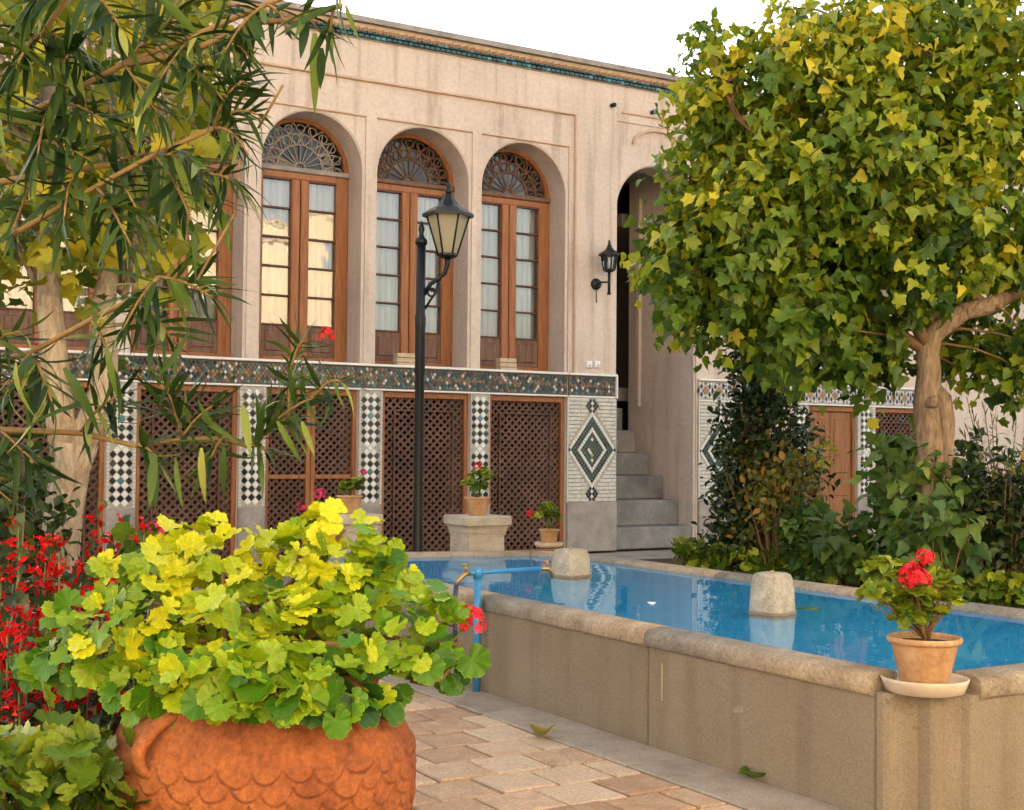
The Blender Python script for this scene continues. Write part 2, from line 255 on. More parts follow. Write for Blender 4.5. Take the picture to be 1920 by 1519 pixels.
# ------------------------------------------------------------------ building blocks
class MB:
    """collects shapes in world coordinates; build() links them as ONE mesh object"""
    def __init__(s): s.v = []; s.f = []; s.mi = []; s.sm = []; s.tint = None; s.mats = []
    def slot(s, m):
        if m not in s.mats: s.mats.append(m)
        return s.mats.index(m)
    def add(s, vs, fs, m=None, smooth=False):
        o = len(s.v); s.v += [tuple(v) for v in vs]; k = s.slot(m) if m else 0
        for f in fs: s.f.append([i+o for i in f]); s.mi.append(k); s.sm.append(smooth)
        return s
    def box(s, x0, x1, y0, y1, z0, z1, m=None):
        return s.add([(x0,y0,z0),(x1,y0,z0),(x1,y1,z0),(x0,y1,z0),(x0,y0,z1),(x1,y0,z1),(x1,y1,z1),(x0,y1,z1)],
                     [(0,3,2,1),(4,5,6,7),(0,1,5,4),(1,2,6,5),(2,3,7,6),(3,0,4,7)], m)
    def cbox(s, x0, x1, y0, y1, z0, z1, c=.006, m=None, front=True):
        """box with its -y front face chamfered"""
        if not front: return s.box(x0, x1, y0, y1, z0, z1, m)
        vs = [(x0,y1,z0),(x1,y1,z0),(x1,y1,z1),(x0,y1,z1),(x0,y0+c,z0),(x1,y0+c,z0),(x1,y0+c,z1),(x0,y0+c,z1),(x0+c,y0,z0+c),(x1-c,y0,z0+c),(x1-c,y0,z1-c),(x0+c,y0,z1-c)]
        return s.add(vs, [(3,2,1,0),(0,1,5,4),(1,2,6,5),(2,3,7,6),(3,0,4,7),(4,5,9,8),(5,6,10,9),(6,7,11,10),(7,4,8,11),(8,9,10,11)], m)
    def tbox(s, x0, x1, y0, y1, z0, z1, c=.008, m=None):
        """slab with its top edges chamfered"""
        vs = [(x0,y0,z0),(x1,y0,z0),(x1,y1,z0),(x0,y1,z0),(x0,y0,z1-c),(x1,y0,z1-c),(x1,y1,z1-c),(x0,y1,z1-c),(x0+c,y0+c,z1),(x1-c,y0+c,z1),(x1-c,y1-c,z1),(x0+c,y1-c,z1)]
        return s.add(vs, [(0,3,2,1),(0,1,5,4),(1,2,6,5),(2,3,7,6),(3,0,4,7),(4,5,9,8),(5,6,10,9),(6,7,11,10),(7,4,8,11),(8,9,10,11)], m)
    def tube(s, pts, rad, n=8, m=None, smooth=True, cap=True, wob=0):
        pts = [Vector(p) for p in pts]; k = len(pts)
        if not hasattr(rad, '__len__'): rad = [rad]*k
        vs = []; prev = None
        for i, p in enumerate(pts):
            t = (pts[min(i+1, k-1)]-pts[max(i-1, 0)]).normalized()
            a = Vector((0,0,1)) if abs(t.z) < .9 else Vector((1,0,0))
            u = (t.cross(a) if prev is None else (prev - t*prev.dot(t))).normalized(); prev = u; w = t.cross(u)
            for j in range(n):
                an = 2*math.pi*j/n; rr = rad[i]*(1+wob*(random.random()-.5))
                vs.append(p + (u*math.cos(an)+w*math.sin(an))*rr)
        fs = [(i*n+j, i*n+(j+1)%n, (i+1)*n+(j+1)%n, (i+1)*n+j) for i in range(k-1) for j in range(n)]
        if cap: fs += [tuple(range(n))[::-1], tuple((k-1)*n+j for j in range(n))]
        return s.add(vs, fs, m, smooth)
    def lathe(s, c, prof, n=24, m=None, smooth=True, rot=0):
        vs = []; c = Vector(c)
        for r, z in prof:
            for j in range(n):
                a = 2*math.pi*(j/n)+rot; vs.append((c.x+r*math.cos(a), c.y+r*math.sin(a), c.z+z))
        k = len(prof)
        fs = [(i*n+j, i*n+(j+1)%n, (i+1)*n+(j+1)%n, (i+1)*n+j) for i in range(k-1) for j in range(n)]
        if prof[0][0] > 1e-4: fs.append(tuple(range(n))[::-1])
        if prof[-1][0] > 1e-4: fs.append(tuple((k-1)*n+j for j in range(n)))
        return s.add(vs, fs, m, smooth)
    def poly(s, pts, z0, z1, m=None, c=0):
        """extruded plan polygon"""
        k = len(pts); vs = [(x,y,z0) for x,y in pts]+[(x,y,z1) for x,y in pts]
        fs = [tuple(range(k))[::-1], tuple(range(k, 2*k))]+[(i, (i+1)%k, k+(i+1)%k, k+i) for i in range(k)]
        return s.add(vs, fs, m)
    def extr(s, prof, d0, d1, fn, m=None, smooth=False):
        """profile (a,z) swept between two stations; fn(d,a,z)->point"""
        k = len(prof); vs = [fn(d0,a,z) for a,z in prof]+[fn(d1,a,z) for a,z in prof]
        fs = [tuple(range(k))[::-1], tuple(range(k,2*k))]+[(i,(i+1)%k,k+(i+1)%k,k+i) for i in range(k)]
        return s.add(vs, fs, m, smooth)
    def build(s, name, material=None, parent=None, kind=None, tint=None, rad=None, flat=False, fix=True):
        o = bpy.data.objects.new(name, s.mesh(name, material, parent, tint, rad, fix)); COL.objects.link(o)
        if parent is not None: o.parent = parent
        if kind: o['kind'] = kind
        return o
    def mesh(s, name, material=None, parent=None, tint=None, rad=None, fix=True):
        off = origin(parent); me = bpy.data.meshes.new(name)
        me.from_pydata([(x-off.x, y-off.y, z-off.z) for x,y,z in s.v], [], s.f)
        mats = s.mats if s.mats else [material]
        for mm in mats: me.materials.append(M[mm] if isinstance(mm, str) else mm)
        if len(mats) > 1: me.polygons.foreach_set('material_index', s.mi)
        me.polygons.foreach_set('use_smooth', s.sm)
        if tint is not None: me.attributes.new('tint', 'FLOAT', 'POINT').data.foreach_set('value', tint)
        if rad is not None: me.attributes.new('rad', 'FLOAT', 'POINT').data.foreach_set('value', rad)
        if fix:
            bm = bmesh.new(); bm.from_mesh(me); bmesh.ops.recalc_face_normals(bm, faces=bm.faces); bm.to_mesh(me); bm.free()
        me.update()
        return me
ORI = {}
def origin(p):
    o = Vector((0,0,0))
    while p is not None:
        o = o + Vector(p.location); p = p.parent
    return o
def thing(name, label, cat, loc=(0,0,0), group=None):
    o = bpy.data.objects.new(name, None); COL.objects.link(o); o.location = loc; o.empty_display_size = .1
    o['label'] = label; o['category'] = cat
    if group: o['group'] = group
    return o
def tag(o, label, cat, group=None):
    o['label'] = label; o['category'] = cat
    if group: o['group'] = group
    return o
def struct(o): o['kind'] = 'structure'; return o
def lnk(name, me, parent, mw):
    """one more object of shared mesh data, placed by a world matrix"""
    o = bpy.data.objects.new(name, me); COL.objects.link(o); o.parent = parent
    o.matrix_basis = Matrix.Translation(-origin(parent)) @ mw
    return o
# ------------------------------------------------------------------ the courtyard house (facade on the plane y = 0)
house = thing('courtyard_house', 'two-storey pink plaster courtyard house with arched windows and a tiled base', 'house', (8, 0, 0))
BAYS = [(2.475, 3.815), (4.02, 5.36), (5.57, 6.91), (7.12, 8.46), (8.66, 10.0)]
RBAYS = [(13.25, 14.59), (14.95, 16.29)]
SPR, RAD, ZS, ZT = 4.93, .67, 2.46, 5.645
YR = .47                                            # depth of the window plane

def arch_panel(mb, x0, x1, yf, yb, zs, spr, ztop, wx0, wx1, m='plaster', n=28, mrev='reveal'):
    """wall panel x0..x1, zs..ztop at yf with an arched opening wx0..wx1; softened arris and reveal back to yb"""
    r = (wx1-wx0)/2; cx = (wx0+wx1)/2; c = .022
    arc = [(cx-r*math.cos(math.pi*k/n), spr+r*math.sin(math.pi*k/n)) for k in range(n+1)]
    arc2 = [(cx-(r+c)*math.cos(math.pi*k/n), spr+(r+c)*math.sin(math.pi*k/n)) for k in range(n+1)]
    inn = [(wx0, zs)]+arc+[(wx1, zs)]; out2 = [(wx0-c, zs)]+arc2+[(wx1+c, zs)]
    top = []
    for k, (x, z) in enumerate(out2):
        if z <= spr+1e-6 and k < len(out2)/2: top.append((x0, z))
        elif z <= spr+1e-6: top.append((x1, z))
        else:
            a = math.pi*(k-1)/n; dx, dz = -math.cos(a), math.sin(a)
            t = min(abs(((x0 if dx < 0 else x1)-cx)/dx) if abs(dx) > 1e-6 else 1e9, (ztop-spr)/dz if dz > 1e-6 else 1e9)
            top.append((cx+dx*t, spr+dz*t))
    k = len(inn)
    vs = [(x,yf,z) for x,z in top]+[(x,yf,z) for x,z in out2]+[(x,yf+c,z) for x,z in inn]+[(x,yb,z) for x,z in inn]
    fs = []
    for i in range(k-1): fs.append((i, i+1, k+i+1, k+i))
    mb.add(vs, fs, m)
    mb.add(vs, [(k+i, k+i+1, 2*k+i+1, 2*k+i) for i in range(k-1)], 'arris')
    # corners of the panel that the fan of quads leaves open
    for sx, xx in ((-1, x0), (1, x1)):
        ks = [i for i in range(k) if abs(top[i][0]-xx) < 1e-6 and top[i][1] > spr]
        i = (ks[-1] if sx < 0 else ks[0]) if ks else (1 if sx < 0 else k-2)
        j = i+1 if sx < 0 else i-1
        if abs(top[i][1]-ztop) > 1e-4: mb.add([(top[i][0],yf,top[i][1]), (xx,yf,ztop), (top[j][0],yf,top[j][1])], [(0,1,2)], m)
    rv = [(x,yf+c,z) for x,z in inn]+[(x,yb,z) for x,z in inn]
    mb.add(rv, [(i, i+1, k+i+1, k+i) for i in range(k-1)], mrev)

w = MB()
XL, XR, YB = -5.0, 24.0, 7.0
ST0, ST1 = 10.83, 12.27
w.box(XL, XR, 0, .6, 6.10, 6.60, 'plaster')                                 # upper band
w.box(XL, 10.12, .022, .6, ZT, 6.10, 'plaster')                             # sunk field above the arches
w.box(10.12, ST0, 0, .6, ZS, 6.10, 'plaster')
xs = [XL]+[v for b in BAYS for v in (b[0]-.03, b[1]+.03)]+[10.12]
for i in range(0, len(xs), 2):
    w.box(xs[i], xs[i+1], .022, .6, ZS, ZT, 'plaster')
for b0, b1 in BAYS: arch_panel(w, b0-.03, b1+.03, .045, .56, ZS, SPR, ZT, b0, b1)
# stair bay: tall arch, wall above
w.box(ST0, ST1, .02, .6, 5.60, 6.10, 'plaster')
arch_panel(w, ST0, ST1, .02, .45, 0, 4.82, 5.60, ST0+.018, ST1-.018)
# right of the stair
xs = [ST1]+[v for b in RBAYS for v in (b[0]-.03, b[1]+.03)]+[XR]
for i in range(0, len(xs), 2): w.box(xs[i], xs[i+1], 0, .6, ZS, 6.10, 'plaster')
for b0, b1 in RBAYS:
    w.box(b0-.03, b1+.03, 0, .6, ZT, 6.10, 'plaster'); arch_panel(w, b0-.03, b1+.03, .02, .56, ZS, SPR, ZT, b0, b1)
# storey band behind the frieze, plinth wall, piers of the lower storey
w.box(XL, ST0, 0, .6, 2.14, ZS, 'plaster'); w.box(ST1, XR, 0, .6, 2.14, ZS, 'plaster')
LOWER = [(2.53, 3.74), (4.09, 5.30), (5.65, 6.86), (7.20, 8.465), (8.77, 9.985)]
RLOW = [(14.48, 15.51), (15.92, 17.0)]
xs = [XL]+[v for b in LOWER for v in b]+[ST0]
for i in range(0, len(xs), 2): w.box(xs[i], xs[i+1], .0, .6, 0, 2.14, 'plaster')
xs = [ST1]+[v for b in RLOW for v in b]+[XR]
for i in range(0, len(xs), 2): w.box(xs[i], xs[i+1], .0, .6, 0, 2.14, 'plaster')
# stair well: right wall ends at the landing, the room beyond is dark
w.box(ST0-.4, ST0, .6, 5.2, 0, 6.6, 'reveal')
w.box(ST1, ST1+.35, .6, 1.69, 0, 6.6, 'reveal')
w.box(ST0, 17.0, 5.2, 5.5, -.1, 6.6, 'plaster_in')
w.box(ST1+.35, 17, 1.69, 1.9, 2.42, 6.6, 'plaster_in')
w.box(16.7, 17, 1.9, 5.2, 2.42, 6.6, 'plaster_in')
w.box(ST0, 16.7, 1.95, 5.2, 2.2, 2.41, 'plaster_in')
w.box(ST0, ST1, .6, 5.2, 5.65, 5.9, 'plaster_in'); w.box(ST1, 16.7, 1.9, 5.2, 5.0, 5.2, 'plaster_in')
w.box(ST1-.05, ST1, 1.36, 1.44, 2.1, 5.35, 'reveal')                        # rib on the stair wall
# shell behind
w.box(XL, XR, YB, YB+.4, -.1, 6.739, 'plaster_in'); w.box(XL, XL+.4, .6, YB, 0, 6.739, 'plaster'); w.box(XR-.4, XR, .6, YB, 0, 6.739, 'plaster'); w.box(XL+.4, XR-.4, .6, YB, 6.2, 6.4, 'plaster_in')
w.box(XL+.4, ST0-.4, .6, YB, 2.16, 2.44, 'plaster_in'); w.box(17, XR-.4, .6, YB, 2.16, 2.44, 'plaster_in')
w.build('wall', None, house)
rf = MB(); rf.box(XL-.05, XR+.05, -.10, YB+.5, 6.80, 6.87, 'stone'); rf.box(XL, XR, -.03, YB+.4, 6.74, 6.797, 'creambrick')
rf.build('roof', None, house)

# cornice: glazed green tiles, then a saw-tooth brick course
band = MB(); band.box(XL, XR, -.02, .3, 6.602, 6.738, 'grout'); band.build('cornice_bed', None, house)
def tiles_obj(mb, name, parent): return mb.build(name, None, parent, 'stuff', fix=False)
def tile4(mb, pts, y, d, m, c=.0035):
    """one glazed tile on a wall: pts clockwise in (x,z), proud of y by d, tilted a little"""
    cx = sum(p[0] for p in pts)/4; cz = sum(p[1] for p in pts)/4
    t0, t1 = (random.random()-.5)*.08, (random.random()-.5)*.06
    pts = [(cx+(x-cx)*.92, cz+(z-cz)*.92) for x,z in pts]
    inn = [(cx+(x-cx)*.86, cz+(z-cz)*.86) for x,z in pts]
    vs = [(x,y,z) for x,z in pts]+[(x, y-d+(x-cx)*t0+(z-cz)*t1, z) for x,z in inn]
    mb.add(vs, [(4,5,6,7),(0,1,5,4),(1,2,6,5),(2,3,7,6),(3,0,4,7)], m)
cb = MB(); x = 0.0
while x < 19.5:
    m_ = random.choice(['t_green', 't_green', 't_green', 't_black', 't_green', 't_teal'])
    cb.cbox(x, x+.07, -.055-random.random()*.008, -.021, 6.612, 6.66, .008, m_)
    cb.cbox(x+.035, x+.105, -.075-random.random()*.008, -.021, 6.664, 6.69, .006, random.choice(['t_green', 't_green', 't_teal']))
    x += .078
tiles_obj(cb, 'glazed_cornice_tile', house)
db = MB(); x = 0.0
while x < 19.5:
    db.add([(x,-.021,6.692),(x+.05,-.10,6.692),(x+.10,-.021,6.692),(x,-.021,6.737),(x+.05,-.10,6.737),(x+.10,-.021,6.737)], [(0,1,4,3),(1,2,5,4),(0,2,1),(3,4,5)], 'brickband'); x += .112
tiles_obj(db, 'sawtooth_brick', house)

# plaster mouldings
def mould(parent, segs, t=.032, d=.026, y=0):
    mb = MB()
    for (x0,z0,x1,z1) in segs:
        if abs(z1-z0) < 1e-6: mb.cbox(x0, x1, y-d, y+.03, z0-t/2, z0+t/2, .007)
        else: mb.cbox(x0-t/2, x0+t/2, y-d, y+.03, z0, z1, .007)
    return mb.build('plaster_moulding', 'mould', parent)
mould(house, [(XL, 6.088, 10.131, 6.088), (10.12, ZS+.02, 10.12, 6.077)])
for b0, b1 in BAYS: mould(house, [(b0-.028, 5.636, b1+.028, 5.636)], .024, .014, .03)
mould(house, [(10.90, 6.23, 12.3, 6.23)])
nm = MB(); cx = 11.55                                             # blind niche over the stair arch
prev = None
for k in range(17):
    a = math.pi*k/16; p = (cx-.46*math.cos(a), 5.80+.26*math.sin(a)); q = (cx-.42*math.cos(a), 5.80+.225*math.sin(a))
    if prev:
        (p0, q0) = prev
        nm.add([(p0[0],-.035,p0[1]),(p[0],-.035,p[1]),(q[0],-.035,q[1]),(q0[0],-.035,q0[1]),(p0[0],.03,p0[1]),(p[0],.03,p[1]),(q[0],.03,q[1]),(q0[0],.03,q0[1])], [(0,1,2,3),(0,4,5,1),(3,2,6,7)], 'mould')
    prev = (p, q)
nm.build('blind_niche', None, house)
for x in (10.72, 11.43):
    o = MB().tube([(x, .02, 6.30), (x, -.09, 6.295)], .03, 10, 'iron').build('waterspout', None, house)

# ---- windows
def window(x0, x1, seed):
    rs = random.Random(seed)
    cx = (x0+x1)/2; y = YR
    win = MB()
    fw = .175; mw = .235
    win.cbox(x0+.003, x0+fw, y, y+.09, 2.47, 4.90, .008); win.cbox(x1-fw, x1-.003, y, y+.09, 2.47, 4.90, .008)
    win.cbox(cx-mw/2, cx-.006, y-.012, y+.08, 2.56, 4.815, .01); win.cbox(cx+.006, cx+mw/2, y-.012, y+.08, 2.56, 4.815, .01)
    win.cbox(x0+fw, x1-fw, y, y+.09, 4.817, 4.90, .006)
    win.cbox(x0+fw, x1-fw, y, y+.09, 2.47, 2.558, .006)
    # arched frame of the fanlight
    n = 22
    for r0, r1, yy in ((RAD-.065, RAD-.003, y),):
        vs = []
        for k in range(n+1):
            a = math.pi*k/n; c, s = -math.cos(a), math.sin(a)
            vs += [(cx+r0*c, yy, 4.968+r0*s*.97), (cx+r1*c, yy, 4.968+r1*s*.97), (cx+r1*c, yy+.08, 4.968+r1*s*.97), (cx+r0*c, yy+.08, 4.968+r0*s*.97)]
        win.add(vs, [(4*k+i, 4*k+(i+1)%4, 4*k+4+(i+1)%4, 4*k+4+i) for k in range(n) for i in range(4)])
    f = win.build('window', 'wood', house)
    tr = MB(); tr.cbox(x0+.003, x1-.003, y-.03, y+.09, 4.902, 4.966, .012); tr.build('transom', 'stone' if abs(x0-5.57) < .01 else 'wood_panel', f)
    pw = cx-mw/2-(x0+fw)
    for sx in (0, 1):
        a0 = x0+fw if sx == 0 else cx+mw/2; a1 = a0+pw
        pn = MB(); pn.cbox(a0, a1, y+.02, y+.05, 2.56, 2.94, .004); pn.cbox(a0+.05, a1-.05, y+.004, y+.02, 2.62, 2.88, .014); pn.build('wood_panel', 'wood_panel', f)
        for k in range(5):
            z0 = 2.965+k*.371; z1 = z0+.345
            pb = MB(); g = (rs.random()-.5)*.010; h = (rs.random()-.5)*.010
            pb.add([(a0+.002,y+.05+g,z0),(a1-.002,y+.05-g,z0),(a1-.002,y+.05-g+h,z1),(a0+.002,y+.05+g+h,z1)], [(0,1,2,3)])
            pb.build('pane', 'glass', f, fix=False)
            br = MB().cbox(a0, a1, y+.006, y+.06, z0-.025, z0-.001, .006); br.build('glazing_bar', 'bar', f)
        MB().cbox(a0, a1, y+.006, y+.06, 2.965+5*.371-.025, 4.816, .004).build('glazing_bar', 'bar', f)
        cu = MB(); N = 60; vs = []
        ph = rs.random()*9; gl, gr = (0, rs.choice([0, .05, .09])) if sx == 0 else (rs.choice([0, .05, .09]), 0)
        for k in range(N+1):
            t = k/N; xx = a0-.03+gl+t*(pw+.06-gl-gr)
            yy = y+.15+.018*math.sin(t*34+ph)+.010*math.sin(t*61+ph*2)
            for zz in (2.93, 3.9, 4.83): vs.append((xx, yy+.004*math.sin(zz*7+t*20), zz))
        cu.add(vs, [(3*k+i, 3*k+3+i, 3*k+4+i, 3*k+1+i) for k in range(N) for i in (0,1)], None, True)
        cu.build('curtain', 'curtain', f)
    # fanlight: tracery of interlaced ribs with coloured glass behind
    fan = MB(); r = RAD-.06
    def rib(pts, w_=.009): 
        fan.tube([(px, y+.03, pz) for px, pz in pts], w_, 4, None, False)
    def P(rr, a): return (cx-rr*math.cos(a), 4.968+rr*math.sin(a)*.97)
    for k in range(1, 10): rib([P(.07, math.pi*k/10), P(r*.52, math.pi*k/10)], .008)
    for k in range(10):
        a = math.pi*(k+.5)/10
        rib([P(r*.5, a+math.pi/20*math.cos(t)*.92) if False else (P(r*.62+r*.115*math.sin(t), a+.14*math.cos(t))) for t in [2*math.pi*i/10 for i in range(11)]], .008)
    for k in range(11):
        a = math.pi*k/10; 
        rib([P(r*.86+r*.09*math.sin(t), a+.11*math.cos(t)) for t in [2*math.pi*i/9 for i in range(10)] if 0 <= a+.11*math.cos(t) <= math.pi] or [P(r,a),P(r*.9,a)], .008)
    for rr in (.07, r*.5, r*.74): rib([P(rr, math.pi*k/20) for k in range(21)], .011)
    for k in range(9):
        a = math.pi*(k+.5)/9; rib([P(r*.5, a-.17), P(r*.74, a), P(r*.99, a+.17)], .007); rib([P(r*.5, a+.17), P(r*.74, a), P(r*.99, a-.17)], .007)
    fan.build('fanlight', 'wood_panel' if abs(x0-5.57) > .01 else 'stone', f)
    fg = MB()
    for k in range(20):
        for (ra, rb) in ((0.0, .5), (.5, .74), (.74, 1.0)):
            a, b_ = math.pi*k/20, math.pi*(k+1)/20
            q = [P(r*ra, a), P(r*rb, a), P(r*rb, b_), P(r*ra, b_)]
            if ra == 0: q = q[1:3]+[P(0, 0)]; q = [P(r*rb, a), P(r*rb, b_), (cx, 4.968)]
            g = (rs.random()-.5)*.014
            fg.add([(px, y+.045+g*(i % 2), pz) for i, (px, pz) in enumerate(q)], [tuple(range(len(q)))], rs.choice(['glass_clear', 'glass_clear', 'glass_blue', 'glass_green', 'glass_clear', 'glass_clear']))
    fg.build('coloured_glass', None, f, 'stuff', fix=False)
    return f
for i, (b0, b1) in enumerate(BAYS+RBAYS): window(b0, b1, i+3)

# ---- frieze, piers, tile panels
def frieze(x0, x1, kind):
    base = MB(); base.box(x0, x1, -.022, .0, 2.165, 2.44, 'grout_dark' if kind == 'l' else 'grout'); fz = base.build('frieze', None, house)
    st = MB(); st.cbox(x0-.01, x1, -.06, .0, 2.442, 2.475, .008); st.build('white_ledge', 't_white', fz)
    st = MB(); st.cbox(x0-.0, x1, -.04, .0, 2.137, 2.163, .008); st.build('white_ledge', 't_white', fz)
    t = MB()
    if kind == 'l':
        hx, hz = .026, .034
        cols = int((x1-x0)/hx)
        for i in range(1, cols):
            for j in range(-3, 4):
                if (i+j) % 2: continue
                X = x0+i*hx; Z = 2.302+j*hz
                u, v = (i+j)//2, (i-j)//2
                q = (u % 4)*4+(v % 4)
                c = {0:'t_amber',5:'t_amber',10:'t_amber',15:'t_red',1:'t_black',2:'t_strip',3:'t_green',4:'t_teal',6:'t_green',7:'t_black',8:'t_black',9:'t_green',11:'t_green',12:'t_black',13:'t_green',14:'t_red'}[q]
                if random.random() < .35: c = random.choice(['t_green', 't_red', 't_black', 't_green', 't_amber', 't_strip'])
                tile4(t, [(X-hx*.9,Z),(X,Z+hz*.9),(X+hx*.9,Z),(X,Z-hz*.9)], -.022, .006, c)
    else:
        n = int((x1-x0)/.26)
        for i in range(n):
            X = x0+.13+i*.26
            for (dx, dz, sx, sz, c) in [(0,.0,.07,.075,'t_amber'),(-.075,.06,.03,.045,'t_navy'),(.075,.06,.03,.045,'t_navy'),(-.075,-.06,.03,.045,'t_navy'),(.075,-.06,.03,.045,'t_navy'),(-.13,0,.026,.06,'t_black'),(0,.105,.03,.022,'t_teal'),(0,-.105,.03,.022,'t_teal'),
                                        (-.105,.1,.018,.022,'t_white'),(.105,.1,.018,.022,'t_white'),(-.105,-.1,.018,.022,'t_white'),(.105,-.1,.018,.022,'t_white'),(-.045,.09,.016,.025,'t_white'),(.045,.09,.016,.025,'t_white'),(-.045,-.09,.016,.025,'t_white'),(.045,-.09,.016,.025,'t_white'),(-.09,0,.016,.03,'t_white'),(.09,0,.016,.03,'t_white')]:
                tile4(t, [(X+dx-sx,2.302+dz),(X+dx,2.302+dz+sz),(X+dx+sx,2.302+dz),(X+dx,2.302+dz-sz)], -.022, .006, c)
    tiles_obj(t, 'mosaic_tile', fz)
frieze(0.5, 9.995, 'l'); frieze(10.02, 10.80, 'l'); frieze(12.30, 17.3, 'r')
MB().cbox(10.803, 10.83, -.06, 0, 2.137, 2.475, .006).build('white_edge_strip', 't_white', house)

DIA = {}
def dia_mesh(c, hx, hz):
    if c not in DIA:
        q = MB(); o = [(-hx*.9, 0), (0, hz*.9), (hx*.9, 0), (0, -hz*.9)]
        q.add([(x,0,z) for x,z in o]+[(x*.86,-.007,z*.86) for x,z in o], [(4,5,6,7),(0,1,5,4),(1,2,6,5),(2,3,7,6),(3,0,4,7)]); DIA[c] = q.mesh('mosaic_tile', c)
    return DIA[c]
def pier(x0, x1, seed, own=False):
    random.seed(seed)
    p = MB(); p.cbox(x0, x1, -.045, -.001, 0, .68, .01); po = p.build('pier', 'stone', house)
    b = MB(); b.box(x0, x1, -.024, -.001, .683, 2.136, 'grout')
    b.build('tile_bed', None, po)
    t = MB(); cx = (x0+x1)/2; hx, hz = .0475, .0505
    n = 2
    for i in range(-n, n+1):
        for j in range(-14, 15):
            if (i+j) % 2: continue
            Z = 1.41+j*hz; X = cx+i*hx
            if abs(Z-1.41) > .685: continue
            jj = (j+42) % 14
            if abs(i) == 2 and jj in (0, 13, 1): continue
            c = 't_black' if i % 2 == 0 else 't_white'
            if i == 0 and jj in (6, 8): c = random.choice(['t_teal', 't_yellow', 't_black', 't_black'])
            if i == 0 and jj == 0: c = 't_white'
            if own:
                mw = Matrix.Translation((X, -.024, Z)) @ Euler(((random.random()-.5)*.08, 0, (random.random()-.5)*.08)).to_matrix().to_4x4()
                lnk('mosaic_tile', dia_mesh(c, hx, hz), po, mw)
            else: tile4(t, [(X-hx*.93,Z),(X,Z+hz*.93),(X+hx*.93,Z),(X,Z-hz*.93)], -.024, .006, c)
    if not own: tiles_obj(t, 'mosaic_tile', po)
    s = MB()
    for k in range(34):
        z = .695+k*.0425
        for a0, a1 in ((x0+.004, cx-n*hx-hx*.75), (cx+n*hx+hx*.75, x1-.004)):
            if a1-a0 > .008: s.cbox(a0, a1, -.033-random.random()*.003, -.0245, z, z+.034, .003)
    s.build('edge_tile', 't_strip', po, 'stuff')
for i, (a, b_) in enumerate([(2.235, 2.525), (3.745, 4.085), (5.305, 5.645), (6.865, 7.195), (8.47, 8.765)]): pier(a, b_, i, i > 0)
pier(14.19, 14.475, 8); pier(15.515, 15.915, 9); pier(17.01, 17.3, 10)

def diamond_panel(x0, x1, seed):
    random.seed(seed)
    p = MB(); p.cbox(x0, x1, -.05, -.001, 0, .68, .01); po = p.build('tile_panel', 'stone', house)
    b = MB(); b.box(x0, x1, -.024, -.001, .683, 2.136, 'grout'); b.build('tile_bed', None, po)
    cx = (x0+x1)/2; cz = 1.41; hx, hz = .0275, .036
    t = MB()
    def inside(X, Z, g=0): 
        m1 = abs(X-cx)/(.385+g)+abs(Z-cz)/(.50+g); m2 = abs(X-cx)/(.10+g)+abs(Z-2.01)/(.14+g); m3 = abs(X-cx)/(.10+g)+abs(Z-.81)/(.14+g)
        return min(m1, m2, m3), m1
    for i in range(-15, 16):
        for j in range(-20, 21):
            if (i+j) % 2: continue
            X, Z = cx+i*hx, cz+j*hz
            if Z > 2.12 or Z < .70: continue
            mn, m1 = inside(X, Z)
            if mn > 1.12: continue
            if m1 <= 1.12:
                if m1 > 1.0: c = 't_white'
                elif m1 > .60: c = 't_black' if (i % 2 == 0 and random.random() < .5) else 't_green'
                elif m1 > .46: c = 't_white'
                elif m1 > .36: c = 't_green'
                else: c = random.choice(['t_green', 't_yellow', 't_green', 't_white', 't_black'])
            else: c = 't_white' if mn < .35 else 't_black'
            tile4(t, [(X-hx*.93,Z),(X,Z+hz*.93),(X+hx*.93,Z),(X,Z-hz*.93)], -.027, .007, c)
    tiles_obj(t, 'mosaic_tile', po)
    s = MB()
    for k in range(27):
        z = .695+k*.0535; zc = z+.02
        dd = 0
        for t_ in range(100):
            xx = t_*.005
            if inside(cx+xx, zc)[0] < 1.16: dd = xx+.012
        for a0, a1 in ((x0+.02, cx-dd), (cx+dd, x1-.012)):
            if a1-a0 > .01:
                L = a1-a0; c0 = a0
                while c0 < a1-.01:
                    c1 = min(a1, c0+.19+random.random()*.03); s.cbox(c0, c1-.004, -.036-random.random()*.004, -.0245, z, z+.041, .004); c0 = c1
    s.build('strip_tile', 't_strip', po, 'stuff')
    MB().cbox(x0, x0+.016, -.04, -.024, .684, 2.135, .004).build('edge_strip', 't_white', po)
diamond_panel(9.995, 10.829, 21); diamond_panel(12.30, 13.13, 22)

